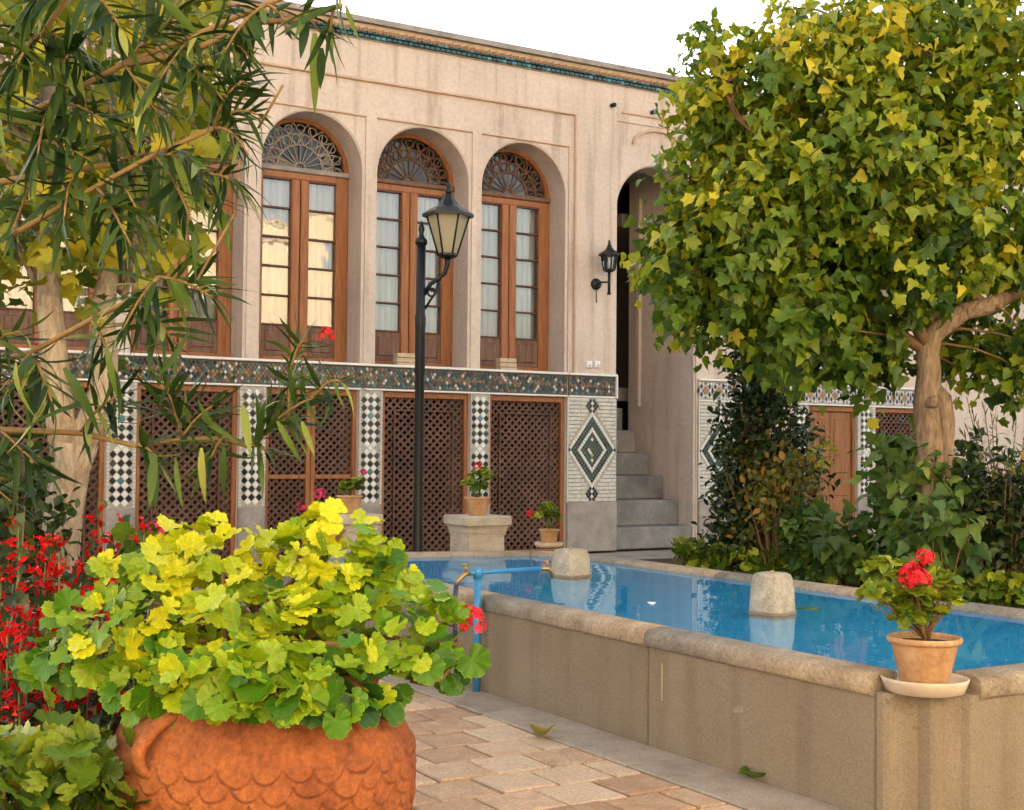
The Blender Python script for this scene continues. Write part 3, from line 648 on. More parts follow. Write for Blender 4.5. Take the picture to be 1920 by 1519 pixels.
# ---- lattice doors of the lower storey
def lattice_fill(mb, x0, x1, z0, z1, y, s=.106, wd=.0145):
    """crossed diagonal laths clipped to the rectangle"""
    for sg in (1, -1):
        k0 = -int((z1-z0)/s)-2; k1 = int((x1-x0)/s)+int((z1-z0)/s)+2
        for k in range(k0, k1):
            xa = x0+k*s                     # line x = xa + sg*(z - zref)
            pts = []
            zr = z0 if sg > 0 else z1
            lo, hi = z0, z1
            # x(z) = xa + (z - z0)*.92 or mirrored
            f = 1.04
            if sg > 0: za, zb = z0+(x0-xa)/f, z0+(x1-xa)/f
            else: za, zb = z1-(x1-xa)/f, z1-(x0-xa)/f
            a, b_ = max(lo, za), min(hi, zb)
            if b_-a < .015: continue
            xx = (lambda z: xa+(z-z0)*f) if sg > 0 else (lambda z: xa+(z1-z)*f)
            A = Vector((xx(a), 0, a)); B = Vector((xx(b_), 0, b_)); d = (B-A).normalized(); nrm = Vector((-d.z, 0, d.x))*wd
            yy = y if sg > 0 else y+.0125
            q = [A+nrm, B+nrm, B-nrm, A-nrm]
            mb.add([(v.x, yy, v.z) for v in q]+[(v.x, yy+.012, v.z) for v in q], [(0,1,2,3),(0,4,5,1),(2,6,7,3)])
def lattice_door(x0, x1, style):
    y = .06; zt = 2.134
    fr = MB(); e = .055
    fr.cbox(x0, x0+e, y-.03, y+.07, 0, zt, .006); fr.cbox(x1-e, x1, y-.03, y+.07, 0, zt, .006)
    fr.cbox(x0+e, x1-e, y-.03, y+.07, zt-.075, zt, .006); fr.cbox(x0+e, x1-e, y-.03, y+.07, 0, .05, .006)
    d = fr.build('lattice_door', 'wood', house)
    la = MB()
    if style == 2:
        cx = (x0+x1)/2
        MB().cbox(cx-.06, cx-.003, y-.015, y+.05, .05, zt-.076, .006).build('door_stile', 'wood', d); MB().cbox(cx+.003, cx+.06, y-.015, y+.05, .05, zt-.076, .006).build('door_stile', 'wood', d)
        for a0, a1 in ((x0+e+.002, cx-.061), (cx+.061, x1-e-.002)):
            MB().cbox(a0, a1, y-.012, y+.05, 1.02, 1.075, .005).build('door_rail', 'wood', d)
        for a0, a1 in ((x0+e, cx-.06), (cx+.06, x1-e)):
            for z0, z1 in ((.05, 1.02), (1.075, zt-.075)): lattice_fill(la, a0, a1, z0, z1, y+.012, .098, .0135)
    else:
        i0, i1 = x0+e+.15, x1-e-.15; zi = zt-.075-.15
        for q in ((i0-.012, i0+.012, .05, zi), (i1-.012, i1+.012, .05, zi), (i0+.012, i1-.012, zi-.024, zi)):
            MB().cbox(q[0], q[1], y-.008, y+.012, q[2], q[3], .004).build('inner_rail', 'lattice', d)
        lattice_fill(la, x0+e, x1-e, .05, zt-.075, y+.014)
    la.build('lattice', 'lattice', d, 'stuff')
for i, (a, b_) in enumerate(LOWER): lattice_door(a, b_, 2 if i == 2 else 1)
lattice_door(*RLOW[1], 1)
# panelled wooden door on the right
a, b_ = RLOW[0]
dr = MB(); dr.cbox(a, a+.06, .01, .12, 0, 2.13, .008); dr.cbox(b_-.06, b_, .01, .12, 0, 2.13, .008); dr.cbox(a+.06, b_-.06, .01, .12, 2.05, 2.13, .008)
dro = dr.build('wooden_door', 'door', house)
cx = (a+b_)/2
for a0, a1 in ((a+.062, cx-.003), (cx+.003, b_-.062)):
    lf = MB(); lf.cbox(a0, a1, .05, .09, .01, 2.045, .006)
    for z0, z1 in ((.12, .62), (.72, .98), (1.08, 1.93)): lf.cbox(a0+.08, a1-.08, .034, .05, z0, z1, .014)
    lf.build('door_leaf', 'door', dro)
MB().tube([(cx-.03, .045, 1.05), (cx-.03, 0, 1.05), (cx-.03, 0, .97), (cx-.03, .045, .97)], .008, 6, 'iron').build('door_handle', None, dro)

# ---- staircase in the arched opening
stair = thing('staircase', 'steep worn grey stone staircase climbing into the arched opening', 'staircase', (11.55, 0, 0))
zs = [.31, .68, 1.03, 1.37, 1.72, 2.08, 2.43]; ys = [.05, .37, .76, 1.10, 1.45, 1.81, 2.1]
for k in range(7):
    y0 = ys[k]; y1 = ys[k+1]+.1 if k < 6 else 2.6
    b = MB(); b.cbox(ST0+.021, ST1-.021 if y0 < .45 else ST1-.052 if False else ST1-.021, y0, y1, (zs[k-1] if k else 0)-.0, zs[k], .018)
    b.build('step', 'step', stair)
# ------------------------------------------------------------------ yard, pool, water
g = MB(); g.poly([(-60,-60),(80,-60),(80,60),(-60,60)], -.5, -.03); struct(g.build('ground', 'ground'))
# brick pavement with a sand bed, every tile in view laid by itself
pv = MB(); pv.poly([(-6,-17),(3.49,-17),(3.49,-1.2),(-6,-1.2)], -.030, -.019)
pave = struct(pv.build('pavement', 'joint'))
pm = []
for k in range(8):
    j = [(random.random()-.5)*.010 for _ in range(8)]
    b = MB(); s = .1335
    P4 = [(-s+j[0],-s+j[1]),(s+j[2],-s+j[3]),(s+j[4],s+j[5]),(-s+j[6],s+j[7])]
    c = .008; b.add([(x,y,-.03) for x,y in P4]+[(x,y,-.006) for x,y in P4]+[(x-c*(1 if x>0 else -1),y-c*(1 if y>0 else -1),0) for x,y in P4],
          [(0,1,5,4),(1,2,6,5),(2,3,7,6),(3,0,4,7),(4,5,9,8),(5,6,10,9),(6,7,11,10),(7,4,8,11),(8,9,10,11)])
    pm.append(b.mesh('paver', 'paver', None, fix=False))
PITCH_ = .285
cand = []
for r in range(-8, 34):
    yc = -11.88+r*PITCH_
    for c in range(24):
        cand.append((3.49-PITCH_*(c+(1 if r % 2 else .5)), yc, False))
    if r % 2: cand.append((3.49-PITCH_*.25, yc, True))
vis = sorted([t for t in cand if t[0] > .9 and inframe(Vector((t[0], t[1], 0)), 60)], key=lambda t: (Vector((t[0], t[1], 0))-CAM).length)
near = vis[:300]; ns = set(near); rest = [t for t in cand if t not in ns]
def paver_mat(t):
    sx = .47 if t[2] else 1
    return Matrix.Translation((t[0], t[1], (random.random()-.5)*.006)) @ Euler(((random.random()-.5)*.016, (random.random()-.5)*.016, (random.random()-.5)*.02+random.choice([0, math.pi]))).to_matrix().to_4x4() @ Matrix.Diagonal((sx, 1, 1, 1))
for t in near: lnk('paver', random.choice(pm), pave, paver_mat(t))
b = MB()
for t in rest:
    me = random.choice(pm); mw = paver_mat(t)
    b.add([mw @ v.co for v in me.vertices], [tuple(p.vertices) for p in me.polygons])
b.build('far_paver', 'paver', pave, 'stuff', fix=False)
# stone edging along the foot of the pool
y = -17.0
while y < -4.5:
    L = .85+random.random()*.5
    b = MB(); b.tbox(3.497, 3.818, y, y+L-.006, -.03, .003+random.random()*.005, .008); b.build('edging_slab', 'edging', pave); y += L

WZ = .520
pool = thing('pool', 'raised brown stone courtyard pool with a rounded coping and blue basin', 'pool', (5, -8.7, 0))
OUT = [(3.82,-11.63),(4.12,-11.86),(5.88,-11.86),(6.18,-11.63),(6.18,-6.15),(5.90,-5.72),(4.35,-5.30),(3.95,-5.25),(3.82,-5.5)]
INN = [(4.0,-11.58),(4.16,-11.68),(5.84,-11.68),(6.0,-11.58),(6.0,-6.2),(5.80,-5.90),(4.35,-5.48),(4.1,-5.45),(4.0,-5.6)]
def wallseg(p, q, pi, qi, name='wall_panel', m='pool', g=.005, cop=True, z1=.466):
    p, q, pi, qi = map(Vector, (p, q, pi, qi)); d = (q-p).normalized(); L = (q-p).length
    a, b_ = p+d*g, q-d*g; di = (qi-pi).normalized(); ai, bi = pi+di*.0, qi-di*.0
    n = Vector((d.y, -d.x)); c = .008
    f = MB()
    pts0 = [a+n*0, b_+n*0]
    vs = [(a.x,a.y,-.03),(b_.x,b_.y,-.03),(b_.x,b_.y,z1),(a.x,a.y,z1)]
    aa, bb = a-n*.01, b_-n*.01
    ch = d*.008
    vs = [((a+ch).x,(a+ch).y,-.03),((b_-ch).x,(b_-ch).y,-.03),((b_-ch).x,(b_-ch).y,z1),((a+ch).x,(a+ch).y,z1),(aa.x,aa.y,-.03),(bb.x,bb.y,-.03),(bb.x,bb.y,z1),(aa.x,aa.y,z1),
          (pi.x,pi.y,-.03),(qi.x,qi.y,-.03),(qi.x,qi.y,z1),(pi.x,pi.y,z1)]
    f.add(vs, [(0,1,2,3),(4,0,3,7),(1,5,6,2),(8,4,7,11),(5,9,10,6),(9,8,11,10),(3,2,6,7),(7,6,10,11)])
    f.build(name, m, pool)
    if cop:
        wd = ((pi+qi)/2-(p+q)/2).length
        prof = [(0.0,.467),(.010,.469),(.016,.480),(.019,.505),(.017,.525),(.008,.541),(-.008,.550),(-.03,.554),(-.08,.556),(-.14,.553),(-.168,.543),(-.179,.525),(-.18,.49),(-.18,.467)]
        def fn(s_, a_, z_):
            t = max(0, -a_)/.18
            P = (a if s_ == 0 else b_)*(1-t)+(pi+di*.003 if s_ == 0 else qi-di*.003)*t + n*max(0, a_)
            return (P.x, P.y, z_)
        f = MB(); f.extr(prof, 0, 1, fn, None, True); o = f.build('coping_stone', 'coping', pool)
        for pl in o.data.polygons:
            if len(pl.vertices) > 4: pl.use_smooth = False
def lerp(a, b_, t): return (a[0]+(b_[0]-a[0])*t, a[1]+(b_[1]-a[1])*t)
for y0, y1 in ((-11.63,-10.175),(-10.175,-8.56),(-8.56,-7.0),(-7.0,-5.5)):
    i0 = -11.58 if y0 == -11.63 else y0; i1 = -5.6 if y1 == -5.5 else y1
    wallseg((3.82,y1),(3.82,y0),(4.0,i1),(4.0,i0))
for k, (i, j) in enumerate(((1,2),(2,3),(4,5),(5,6),(6,7),(7,8))):
    wallseg(OUT[i], OUT[j], INN[i], INN[j]) if i != 1 else [wallseg(lerp(OUT[1],OUT[2],a), lerp(OUT[1],OUT[2],b_), lerp(INN[1],INN[2],a), lerp(INN[1],INN[2],b_)) for a, b_ in ((0,.5),(.5,1))]
for a, b_ in ((0,.33),(.33,.66),(.66,1)): wallseg(lerp(OUT[3],OUT[4],a), lerp(OUT[3],OUT[4],b_), lerp(INN[3],INN[4],a), lerp(INN[3],INN[4],b_))
# ridged corner post
A, B = Vector((3.808,-11.638)), Vector((4.132,-11.874))
d = (B-A).normalized(); n_ = Vector((d.y, -d.x))
def pp(t, o): v = A+d*((B-A).length*t)+n_*o; return (v.x, v.y)
foot = [pp(.02,-.005), pp(.07,.016), pp(.13,.022), pp(.20,.012), pp(.40,.006), pp(.50,.034), pp(.54,.036), pp(.62,.016), pp(.80,.010), pp(.87,.022), pp(.93,.018), pp(.98,-.004), (4.16,-11.70), (4.02,-11.59)]
f = MB(); f.poly(foot, -.03, .487); f.build('corner_post', 'pool', pool)
# blue basin
f = MB(); k = len(INN)
ins = [(x+(.006 if x < 5 else -.006), y+(.006 if y < -8 else -.006)) for x, y in INN]
f.add([(x,y,.34) for x,y in ins]+[(x,y,.505) for x,y in ins], [tuple(range(k))]+[(i,(i+1)%k,k+(i+1)%k,k+i) for i in range(k)])
f.build('basin', 'basin', pool, fix=False)
f = MB(); f.add([(3.815,-10.10,.22),(3.815,-10.088,.22),(3.815,-10.09,.40),(3.815,-10.098,.40)], [(0,1,2,3)]); 
f = MB(); f.box(3.8165, 3.8185, -10.299, -10.290, .23, .405); f.build('paint_drip', 'creambrick', pool)
f = MB(); random.seed(5)
pts = [(math.cos(2*math.pi*i/9)*(.04+.03*random.random()), math.sin(2*math.pi*i/9)*(.010+.012*random.random())) for i in range(9)]
c0 = (-10.86, .285); f.add([(3.8165, c0[0]+a, c0[1]+b_-a*.35) for a, b_ in pts], [tuple(range(9))]); f.build('mortar_patch', 'edging', pool)
wt = MB(); wt.add([(x,y,WZ) for x,y in ins], [tuple(range(k))]); o = wt.build('water', 'water', fix=False); o['kind'] = 'structure'

# beds
f = MB(); f.poly([(-6,-16.5),(.9,-16.5),(1.2,-12.4),(2.2,-9.6),(2.4,-4.2),(-6,-3.6)], -.02, .05); struct(f.build('flower_bed', 'soil'))
f = MB(); f.poly([(6.35,-12.5),(13.5,-12.5),(13.5,-2.6),(8.9,-2.6),(6.9,-5.4),(6.35,-6.2)], -.02, .12); struct(f.build('planting_bed', 'soil'))
# stone blocks of the fountain
def spout(px, py, w_, h, rot, label):
    p = atg(px, py, WZ); b = MB(); n = 20; prof = []
    t = thing('fountain_block', label, 'fountain block', (p.x, p.y, 0), 'stone blocks standing in the pool')
    ring = lambda s_, z: [(p.x+math.cos(a+rot)*s_/max(abs(math.cos(a)), abs(math.sin(a)))**.86, p.y+math.sin(a+rot)*s_/max(abs(math.cos(a)), abs(math.sin(a)))**.86, z) for a in [2*math.pi*i/n for i in range(n)]]
    zs_ = [(.35, w_*.54), (.44, w_*.54), (WZ+h*.12, w_*.53), (WZ+h*.6, w_*.50), (WZ+h*.88, w_*.46), (WZ+h*.96, w_*.42), (WZ+h, w_*.34)]
    vs = []
    for z, s_ in zs_: vs += ring(s_, z)
    fs = [(i*n+j, i*n+(j+1)%n, (i+1)*n+(j+1)%n, (i+1)*n+j) for i in range(len(zs_)-1) for j in range(n)]+[tuple((len(zs_)-1)*n+j for j in range(n))]
    b.add(vs, fs, None, True); b.build('block', 'block', t)
    b = MB(); b.tube([(p.x, p.y, WZ+h-.004), (p.x, p.y, WZ+h+.012)], .012, 8); b.build('nozzle', 'brass', t)
    c = MB(); vs = ring(w_*.555, .46)+ring(w_*.555, .535); c.add(vs, [(j, (j+1)%n, n+(j+1)%n, n+j) for j in range(n)]+[tuple(n+j for j in range(n))], None, True); c.build('collar', 'pool', t)
spout(1448, 1150, .195, .222, .25, 'rounded stone fountain block standing in the pool nearer the flowerpot')
spout(1070, 1080, .222, .19, .25, 'rounded stone fountain block at the far end of the pool')

# ------------------------------------------------------------------ opposite side of the court (reflected in panes and water)
fw = thing('facing_house', 'sunlit plaster house across the court behind the camera', 'house', (8, -21.5, 0))
f = MB(); f.box(-14, 16.5, -24, -21.5, 0, 8.1); f.build('wall', 'facing', fw)
f = MB(); f.box(-14.1, 16.6, -24, -21.4, 8.1, 8.2); f.build('roof', 'creambrick', fw)
# ------------------------------------------------------------------ leaves: shapes, then placing them
def lance(L=1, W=.16, n=5, droop=.25, fold=.25):
    """narrow leaf along +Y, folded at the midrib, bent down towards its tip"""
    vs = []; 
    for i in range(n+1):
        t = i/n; w_ = W*math.sin(math.pi*min(1, .06+t*.94)**.8)*.5+.004
        if i == n: w_ = .002
        z = -droop*t*t
        vs += [(-w_, t*L, z+fold*w_), (0, t*L, z), (w_, t*L, z+fold*w_)]
    fs = []
    for i in range(n):
        a = 3*i; fs += [(a, a+1, a+4, a+3), (a+1, a+2, a+5, a+4)]
    return vs, fs, None
def ovate(L=1, W=.55, droop=.15):
    vs = [(0,0,0),(-W*.4,.3*L,.05),(W*.4,.3*L,.05),(-W*.5,.55*L,.03),(W*.5,.55*L,.03),(0,.5*L,-.05*droop),(0,L,-droop),(-W*.28,.82*L,-.02),(W*.28,.82*L,-.02)]
    return vs, [(0,5,1),(0,2,5),(1,5,3),(2,4,5),(3,5,6,7),(5,4,8,6)], None
def palmate(sd, lobes=5, cup=.1):
    """fig-like leaf: stalk at the origin, rounded lobes, longest along +Y, folded and wavy"""
    r = random.Random(sd); k = lobes*4; out = []; fold = .15+.35*r.random(); cv = .1+.4*r.random(); side = .75+.3*r.random(); dp = .16+.14*r.random()
    for i in range(k+1):
        a = -2.35+4.7*i/k
        rr = (.36+.22*math.cos(a*.75))*(1-dp*math.cos(2*math.pi*lobes*i/k))*(1+.12*(r.random()-.5))
        x, y = math.sin(a)*rr*side, .16+math.cos(a)*rr*1.12
        out.append((x, y, fold*abs(x)-cv*max(0, y)**2+.05*math.sin(i*1.7+sd)))
    vs = [(0,0,0), (0,.16,0), (0,.42,-cv*.16)]+out
    lo, hi = 3+int(k*.28), 3+int(k*.72); fs = []
    for i in range(3, 3+k): fs.append((2 if lo <= i < hi else 1, i+1, i))
    fs += [(1, 2, lo), (1, hi, 2), (0, 1, 3), (0, 3+k, 1)]
    return vs, fs, None
def geranium_leaf(sd):
    """round scalloped leaf, cupped and ruffled, seven shallow lobes, each with a vein"""
    r = random.Random(sd); n = 43; a0 = .30; cup = .06+.30*r.random(); asym = .85+.3*r.random()
    vs = [(0,0,-.02)]; rad = [0]; vein = [1]
    ph = r.random()*6
    for q, rr in enumerate((.35, .7, 1.0)):
        for i in range(n):
            t = i/(n-1); a = a0+(2*math.pi-2*a0)*t-math.pi
            lob = abs(math.sin(math.pi*7*t))
            R = rr*(1+(.12*lob-.07)*(rr**2))*(.96+.08*math.cos(a+.5))
            if q == 2: R *= 1+(.035 if i % 2 else -.035)+.03*math.sin(i*2.4+ph)
            z = cup*rr*rr*(.7+.3*math.sin(a*2+ph))-.05*(1-lob)*rr+.06*math.sin(a*3+ph)*rr
            if q == 2: z += .06*math.sin(i*1.3+ph)-.03
            vs.append((math.sin(a)*R*asym, .15+math.cos(a)*R, z)); rad.append(rr); vein.append(1 if i % 6 == 3 else 0)
    fs = [(0, 1+i+1, 1+i) for i in range(n-1)]
    for q in range(2):
        o = 1+q*n; fs += [(o+i, o+i+1, o+n+i+1, o+n+i) for i in range(n-1)]
    return vs, fs, (rad, vein)
def leafset(shapes, material, tints, scale_name='leaf'):
    """meshes shared by the leaf objects: every shape in every tint"""
    out = []
    for sh in shapes:
        vs, fs, rad = sh
        row = []
        for t in tints:
            me = bpy.data.meshes.new(scale_name); me.from_pydata(vs, [], fs); me.materials.append(M[material])
            me.polygons.foreach_set('use_smooth', [True]*len(fs))
            me.attributes.new('tint', 'FLOAT', 'POINT').data.foreach_set('value', [t]*len(vs))
            if rad:
                me.attributes.new('rad', 'FLOAT', 'POINT').data.foreach_set('value', rad[0]); me.attributes.new('vein', 'FLOAT', 'POINT').data.foreach_set('value', rad[1])
            me.update(); row.append(me)
        out.append(row)
    return shapes, out, tints, material
def orient(pos, axis, up, size, wid=1):
    """matrix: leaf +Y along axis, +Z near up"""
    y = Vector(axis).normalized(); u = Vector(up); z = (u-y*u.dot(y))
    if z.length < 1e-3: z = Vector((1,0,0))-y*y.x
    z.normalize(); x = y.cross(z)
    m = Matrix(((x.x*size*wid, y.x*size, z.x*size, pos[0]), (x.y*size*wid, y.y*size, z.y*size, pos[1]), (x.z*size*wid, y.z*size, z.z*size, pos[2]), (0,0,0,1)))
    return m
def foliage(parent, ls, items, nobj, name='leaf', stuff='foliage'):
    """items: (matrix, tint). the nobj leaves that show largest become parts, the rest one part of kind stuff"""
    shapes, meshes, tints, material = ls
    def key(it):
        P = it[0].translation; x, y, z = proj(P)
        s = it[0].col[1].to_3d().length
        return -(s/max(z, .3)) + (1e3 if not inframe(P, 30) else 0)
    order = sorted(items, key=key) if nobj < len(items) else items
    for mw, t in order[:nobj]:
        k = random.randrange(len(shapes)); q = min(range(len(tints)), key=lambda i: abs(tints[i]-t))
        lnk(name, meshes[k][q], parent, mw)
    rest = order[nobj:]
    if not rest: return
    off = np.array(origin(parent)); V = []; T = []; Rr = []; Vn = []; F = []; sizes = []; base = 0
    loops = []; lsz = []
    for si, (vs, fs, rad) in enumerate(shapes):
        sub = [it for i, it in enumerate(rest) if i % len(shapes) == si]
        if not sub: continue
        A = np.array([np.array(it[0]) for it in sub]); v = np.array(vs); n = len(v)
        W_ = np.einsum('kij,nj->kni', A[:, :3, :3], v)+A[:, None, :3, 3]-off
        V.append(W_.reshape(-1, 3)); T.append(np.repeat([it[1] for it in sub], n))
        if rad: Rr.append(np.tile(rad[0], len(sub))); Vn.append(np.tile(rad[1], len(sub)))
        fl = np.concatenate([np.array(f) for f in fs]); sz = np.array([len(f) for f in fs])
        loops.append((fl[None, :]+(base+np.arange(len(sub))*n)[:, None]).ravel()); lsz.append(np.tile(sz, len(sub))); base += len(sub)*n
    V = np.concatenate(V); loops = np.concatenate(loops); lsz = np.concatenate(lsz)
    me = bpy.data.meshes.new(stuff); me.vertices.add(len(V)); me.vertices.foreach_set('co', V.ravel().astype(np.float32))
    me.loops.add(len(loops)); me.loops.foreach_set('vertex_index', loops.astype(np.int32))
    me.polygons.add(len(lsz)); st = np.concatenate([[0], np.cumsum(lsz)[:-1]]); me.polygons.foreach_set('loop_start', st.astype(np.int32)); me.polygons.foreach_set('loop_total', lsz.astype(np.int32))
    me.update(calc_edges=True)
    me.polygons.foreach_set('use_smooth', [True]*len(lsz))
    me.attributes.new('tint', 'FLOAT', 'POINT').data.foreach_set('value', np.concatenate(T).astype(np.float32))
    if Rr: me.attributes.new('rad', 'FLOAT', 'POINT').data.foreach_set('value', np.concatenate(Rr).astype(np.float32)); me.attributes.new('vein', 'FLOAT', 'POINT').data.foreach_set('value', np.concatenate(Vn).astype(np.float32))
    me.materials.append(M[material]); me.validate(); me.update()
    o = bpy.data.objects.new(stuff, me); COL.objects.link(o); o.parent = parent; o['kind'] = 'stuff'
    return o
def rv(s=1): return Vector((random.gauss(0, s), random.gauss(0, s), random.gauss(0, s)))
def clampt(t): return max(0, min(1, t))

LS_GER = leafset([geranium_leaf(i) for i in range(6)], 'ger', [.0, .15, .3, .45, .6, .75, .9, 1])
LS_GER2 = leafset([geranium_leaf(i+20) for i in range(4)], 'ger2', [.1, .35, .6, .85])
LS_OLE = leafset([lance(1, .115, 5, .12), lance(1, .10, 5, .38), lance(1, .135, 5, -.12), lance(1, .11, 5, .6), lance(.8, .12, 5, -.3)], 'ole', [0, .2, .4, .6, .8, 1])
LS_TREE = leafset([palmate(1, 5), palmate(2, 3), palmate(3, 3), palmate(4, 5), palmate(5, 3)], 'tree', [0, .2, .4, .6, .8, 1])
LS_YLW = leafset([palmate(i+9, 5) for i in range(3)], 'ylw', [.1, .4, .7, 1])
LS_DARK = leafset([ovate(1, .5, .15), ovate(1, .6, .3)], 'dark', [.1, .4, .6, .8, 1])
LS_MID = leafset([palmate(i+30, 3, .2) for i in range(3)], 'mid', [.1, .4, .7, 1])
LS_ROSE = leafset([ovate(1, .6, .2)], 'rose', [0, .3, .5, .8, 1])
LS_SAL = leafset([ovate(1, .45, .3), lance(1, .25, 4, .3)], 'sal', [.1, .4, .7, 1])

def flower_head(parent, c, r, material='petal', n=26, view=None, name='flower_head'):
    """ball of five-petalled florets"""
    mb = MB(); T = []; c = Vector(c)
    for i in range(n):
        d = rv().normalized()
        if d.z < -.5: d.z = -d.z
        p = c+d*r*(.75+.3*random.random()); up = (d+rv(.25)).normalized()
        a = up.orthogonal().normalized(); b_ = up.cross(a); s = r*.36; t = random.random()
        for k in range(5):
            an = 2*math.pi*k/5+random.random()*.3; dd = a*math.cos(an)+b_*math.sin(an); sd = up.cross(dd)
            q = [p, p+dd*s*.55+sd*s*.34+up*s*.12, p+dd*s*1.05+up*s*(.1*random.random()), p+dd*s*.55-sd*s*.34+up*s*.12]
            mb.add(q, [(0,1,2,3)]); T += [clampt(t+(random.random()-.5)*.4)]*4
    return mb.build(name, material, parent, tint=T, fix=False)

# ------------------------------------------------------------------ flowerpots
def pot_mesh(t, r, h, taper=.66, n=28, material='pot', lip=.10, soil=True):
    l = Vector(t.location); rb = r*taper; mb = MB()
    pr = [(rb*.96, 0), (rb, .006), (r*.97-(r-rb)*.16, h*.86), (r*.97-(r-rb)*.12, h*.875), (r*1.0, h*.885), (r*1.03, h*.93), (r*1.02, h*.985), (r*.985, h), (r*.92, h*.995), (r*.88, h*.93), (r*.85, h*.86), (0, h*.86)]
    mb.lathe(l, pr, n); pot = mb.build('pot', material, t)
    s = MB(); s.lathe(l, [(0, h*.895), (r*.5, h*.90), (r*.86, h*.88)], 16); s.build('potting_soil', 'soil', pot)
    return pot
def geranium_plant(t, base, blobs, n, size, ls, heads, seed, stem_m='stem', tint=(.5, .3), hmat='petal', hr=.03, light=None, headn=26):
    """stems from base to leaf sprays inside blobs; heads: flower positions"""
    random.seed(seed); base = Vector(base)
    st = MB()
    for c, r in blobs:
        c = Vector(c)
        for k in range(3):
            e = c+rv(.35)*r; mid = base.lerp(e, .5)+rv(.15)*r
            st.tube([base+rv(.1)*r*.5, mid, e], [size*.075, size*.06, size*.04], 5)
    for h in heads:
        h = Vector(h); j = min(blobs, key=lambda q: (Vector(q[0])-h).length)[0]
        st.tube([Vector(j)+rv(.01), Vector(j).lerp(h, .6)+Vector((0,0,.01)), h], size*.035, 5)
    st.build('stem', stem_m, t)
    its = []
    tot = sum(r**2 for c, r in blobs)
    for c, r in blobs:
        c = Vector(c)
        for k in range(max(3, int(n*r*r/tot))):
            d = rv().normalized(); 
            if d.z < -.3: d.z *= -.6
            p = c+d*r*(.55+.5*random.random())
            nrm = (d*.7+Vector((0,0,.65))+rv(.28)).normalized()
            ax = (Vector((d.x, d.y, -.25))+rv(.35)); 
            tn = clampt(random.gauss(tint[0], tint[1])+.25*d.z)
            its.append((orient(p, ax, nrm, size*(.65+.5*random.random())), tn))
    foliage(t, ls, its, len(its))
    for h in heads: flower_head(t, h, hr*(.85+.3*random.random()), hmat, headn)

PG = 'clay pots of red geranium round the pool'
# pot on the saucer at the near corner post
sc = atg(1738, 1270, .545); sc = Vector((3.985, -11.725, 0))
sx = thing('saucer', 'pale clay saucer on the near corner post of the pool', 'saucer', (sc.x, sc.y, .487))
mb = MB(); mb.lathe(Vector(sx.location), [(.13, 0), (.148, .006), (.163, .045), (.166, .056), (.160, .058), (.152, .046), (.14, .016), (0, .014)], 36); mb.build('dish', 'saucer', sx)
p1 = thing('potted_geranium', 'clay pot of red geranium on a pale saucer at the near pool corner', 'potted plant', (sc.x, sc.y, .502), PG)
pot_mesh(p1, .137, .197, .62, 36, lip=.1)
bz = Vector((sc.x, sc.y, .69)); Zp = (bz-CAM).dot(AF)
AT = lambda x, y, dz=0: at(x, y, Zp+dz)
geranium_plant(p1, bz, [(AT(1655,1080,.02), .062), (AT(1640,1115,-.03), .05), (AT(1690,1130,.03), .055), (AT(1720,1120,-.04), .05), (AT(1760,1090,.04), .05), (AT(1775,1130,-.02), .045), (AT(1745,1150,.02), .04), (AT(1668,1060,.05), .04), (AT(1790,1112,.05), .035), (AT(1700,1160,-.04), .04)], 130, .042, LS_GER2,
               [AT(1706,1078,-.06), AT(1733,1048,-.03), AT(1722,1090,-.08)], 3, 'wstem', (.6, .28), 'petal', .042, headn=34)
mb = MB(); mb.tube([bz+Vector((0,0,-.01)), AT(1720,1120,-.02), AT(1695,1080,0)], [.009, .008, .006], 6); mb.tube([bz+Vector((.02,0,-.01)), AT(1760,1120,-.02)], [.008, .006], 6); mb.build('woody_stem', 'twig', p1)

# stone plinths behind the far rim, each with a pot
def plinth(px, py, Z, label, pot_label, seed, fx, fy):
    c = at(px, py, Z); zt = c.z
    t = thing('stone_plinth', label, 'plinth', (c.x, c.y, 0), 'stone plinths behind the pool')
    def ring(h, z, n=1): return [(c.x-h, c.y-h, z), (c.x+h, c.y-h, z), (c.x+h, c.y+h, z), (c.x-h, c.y+h, z)]
    def stack(levels, name):
        b = MB(); vs = []
        for h, z in levels: vs += ring(h, z)
        k = len(levels)
        b.add(vs, [(4*i+j, 4*i+(j+1)%4, 4*i+4+(j+1)%4, 4*i+4+j) for i in range(k-1) for j in range(4)]+[(0,3,2,1), (4*k-4,4*k-3,4*k-2,4*k-1)]); b.build(name, 'plinth', t)
    stack([(.20, -.03), (.20, .09), (.185, .11), (.182, .12), (.178, zt-.19), (.183, zt-.17), (.19, zt-.152)], 'shaft')
    stack([(.188, zt-.15), (.190, zt-.14), (.196, zt-.115), (.206, zt-.095), (.224, zt-.082), (.226, zt-.078), (.226, zt-.010), (.218, zt)], 'cap')
    q = thing('potted_geranium', pot_label, 'potted plant', (c.x, c.y, zt), PG)
    pot_mesh(q, .118, .165, .7, 28); b_ = Vector((c.x, c.y, zt+.15)); Zq = (b_-CAM).dot(AF); A_ = lambda x, y, dz=0: at(x, y, Zq+dz)
    return q, b_, A_
q, b_, A_ = plinth(895, 966, 11.9, 'carved square stone plinth right of the lamp post behind the pool', 'clay pot of red geranium on the plinth right of the lamp post', 1, 0, 0)
geranium_plant(q, b_, [(A_(880,908), .06), (A_(898,912,-.05), .06), (A_(915,895), .05), (A_(893,893,.05), .05), (A_(908,885,.03), .03)], 75, .042, LS_GER2, [A_(897,876)], 5, 'stem', (.55, .28), 'petal', .045)
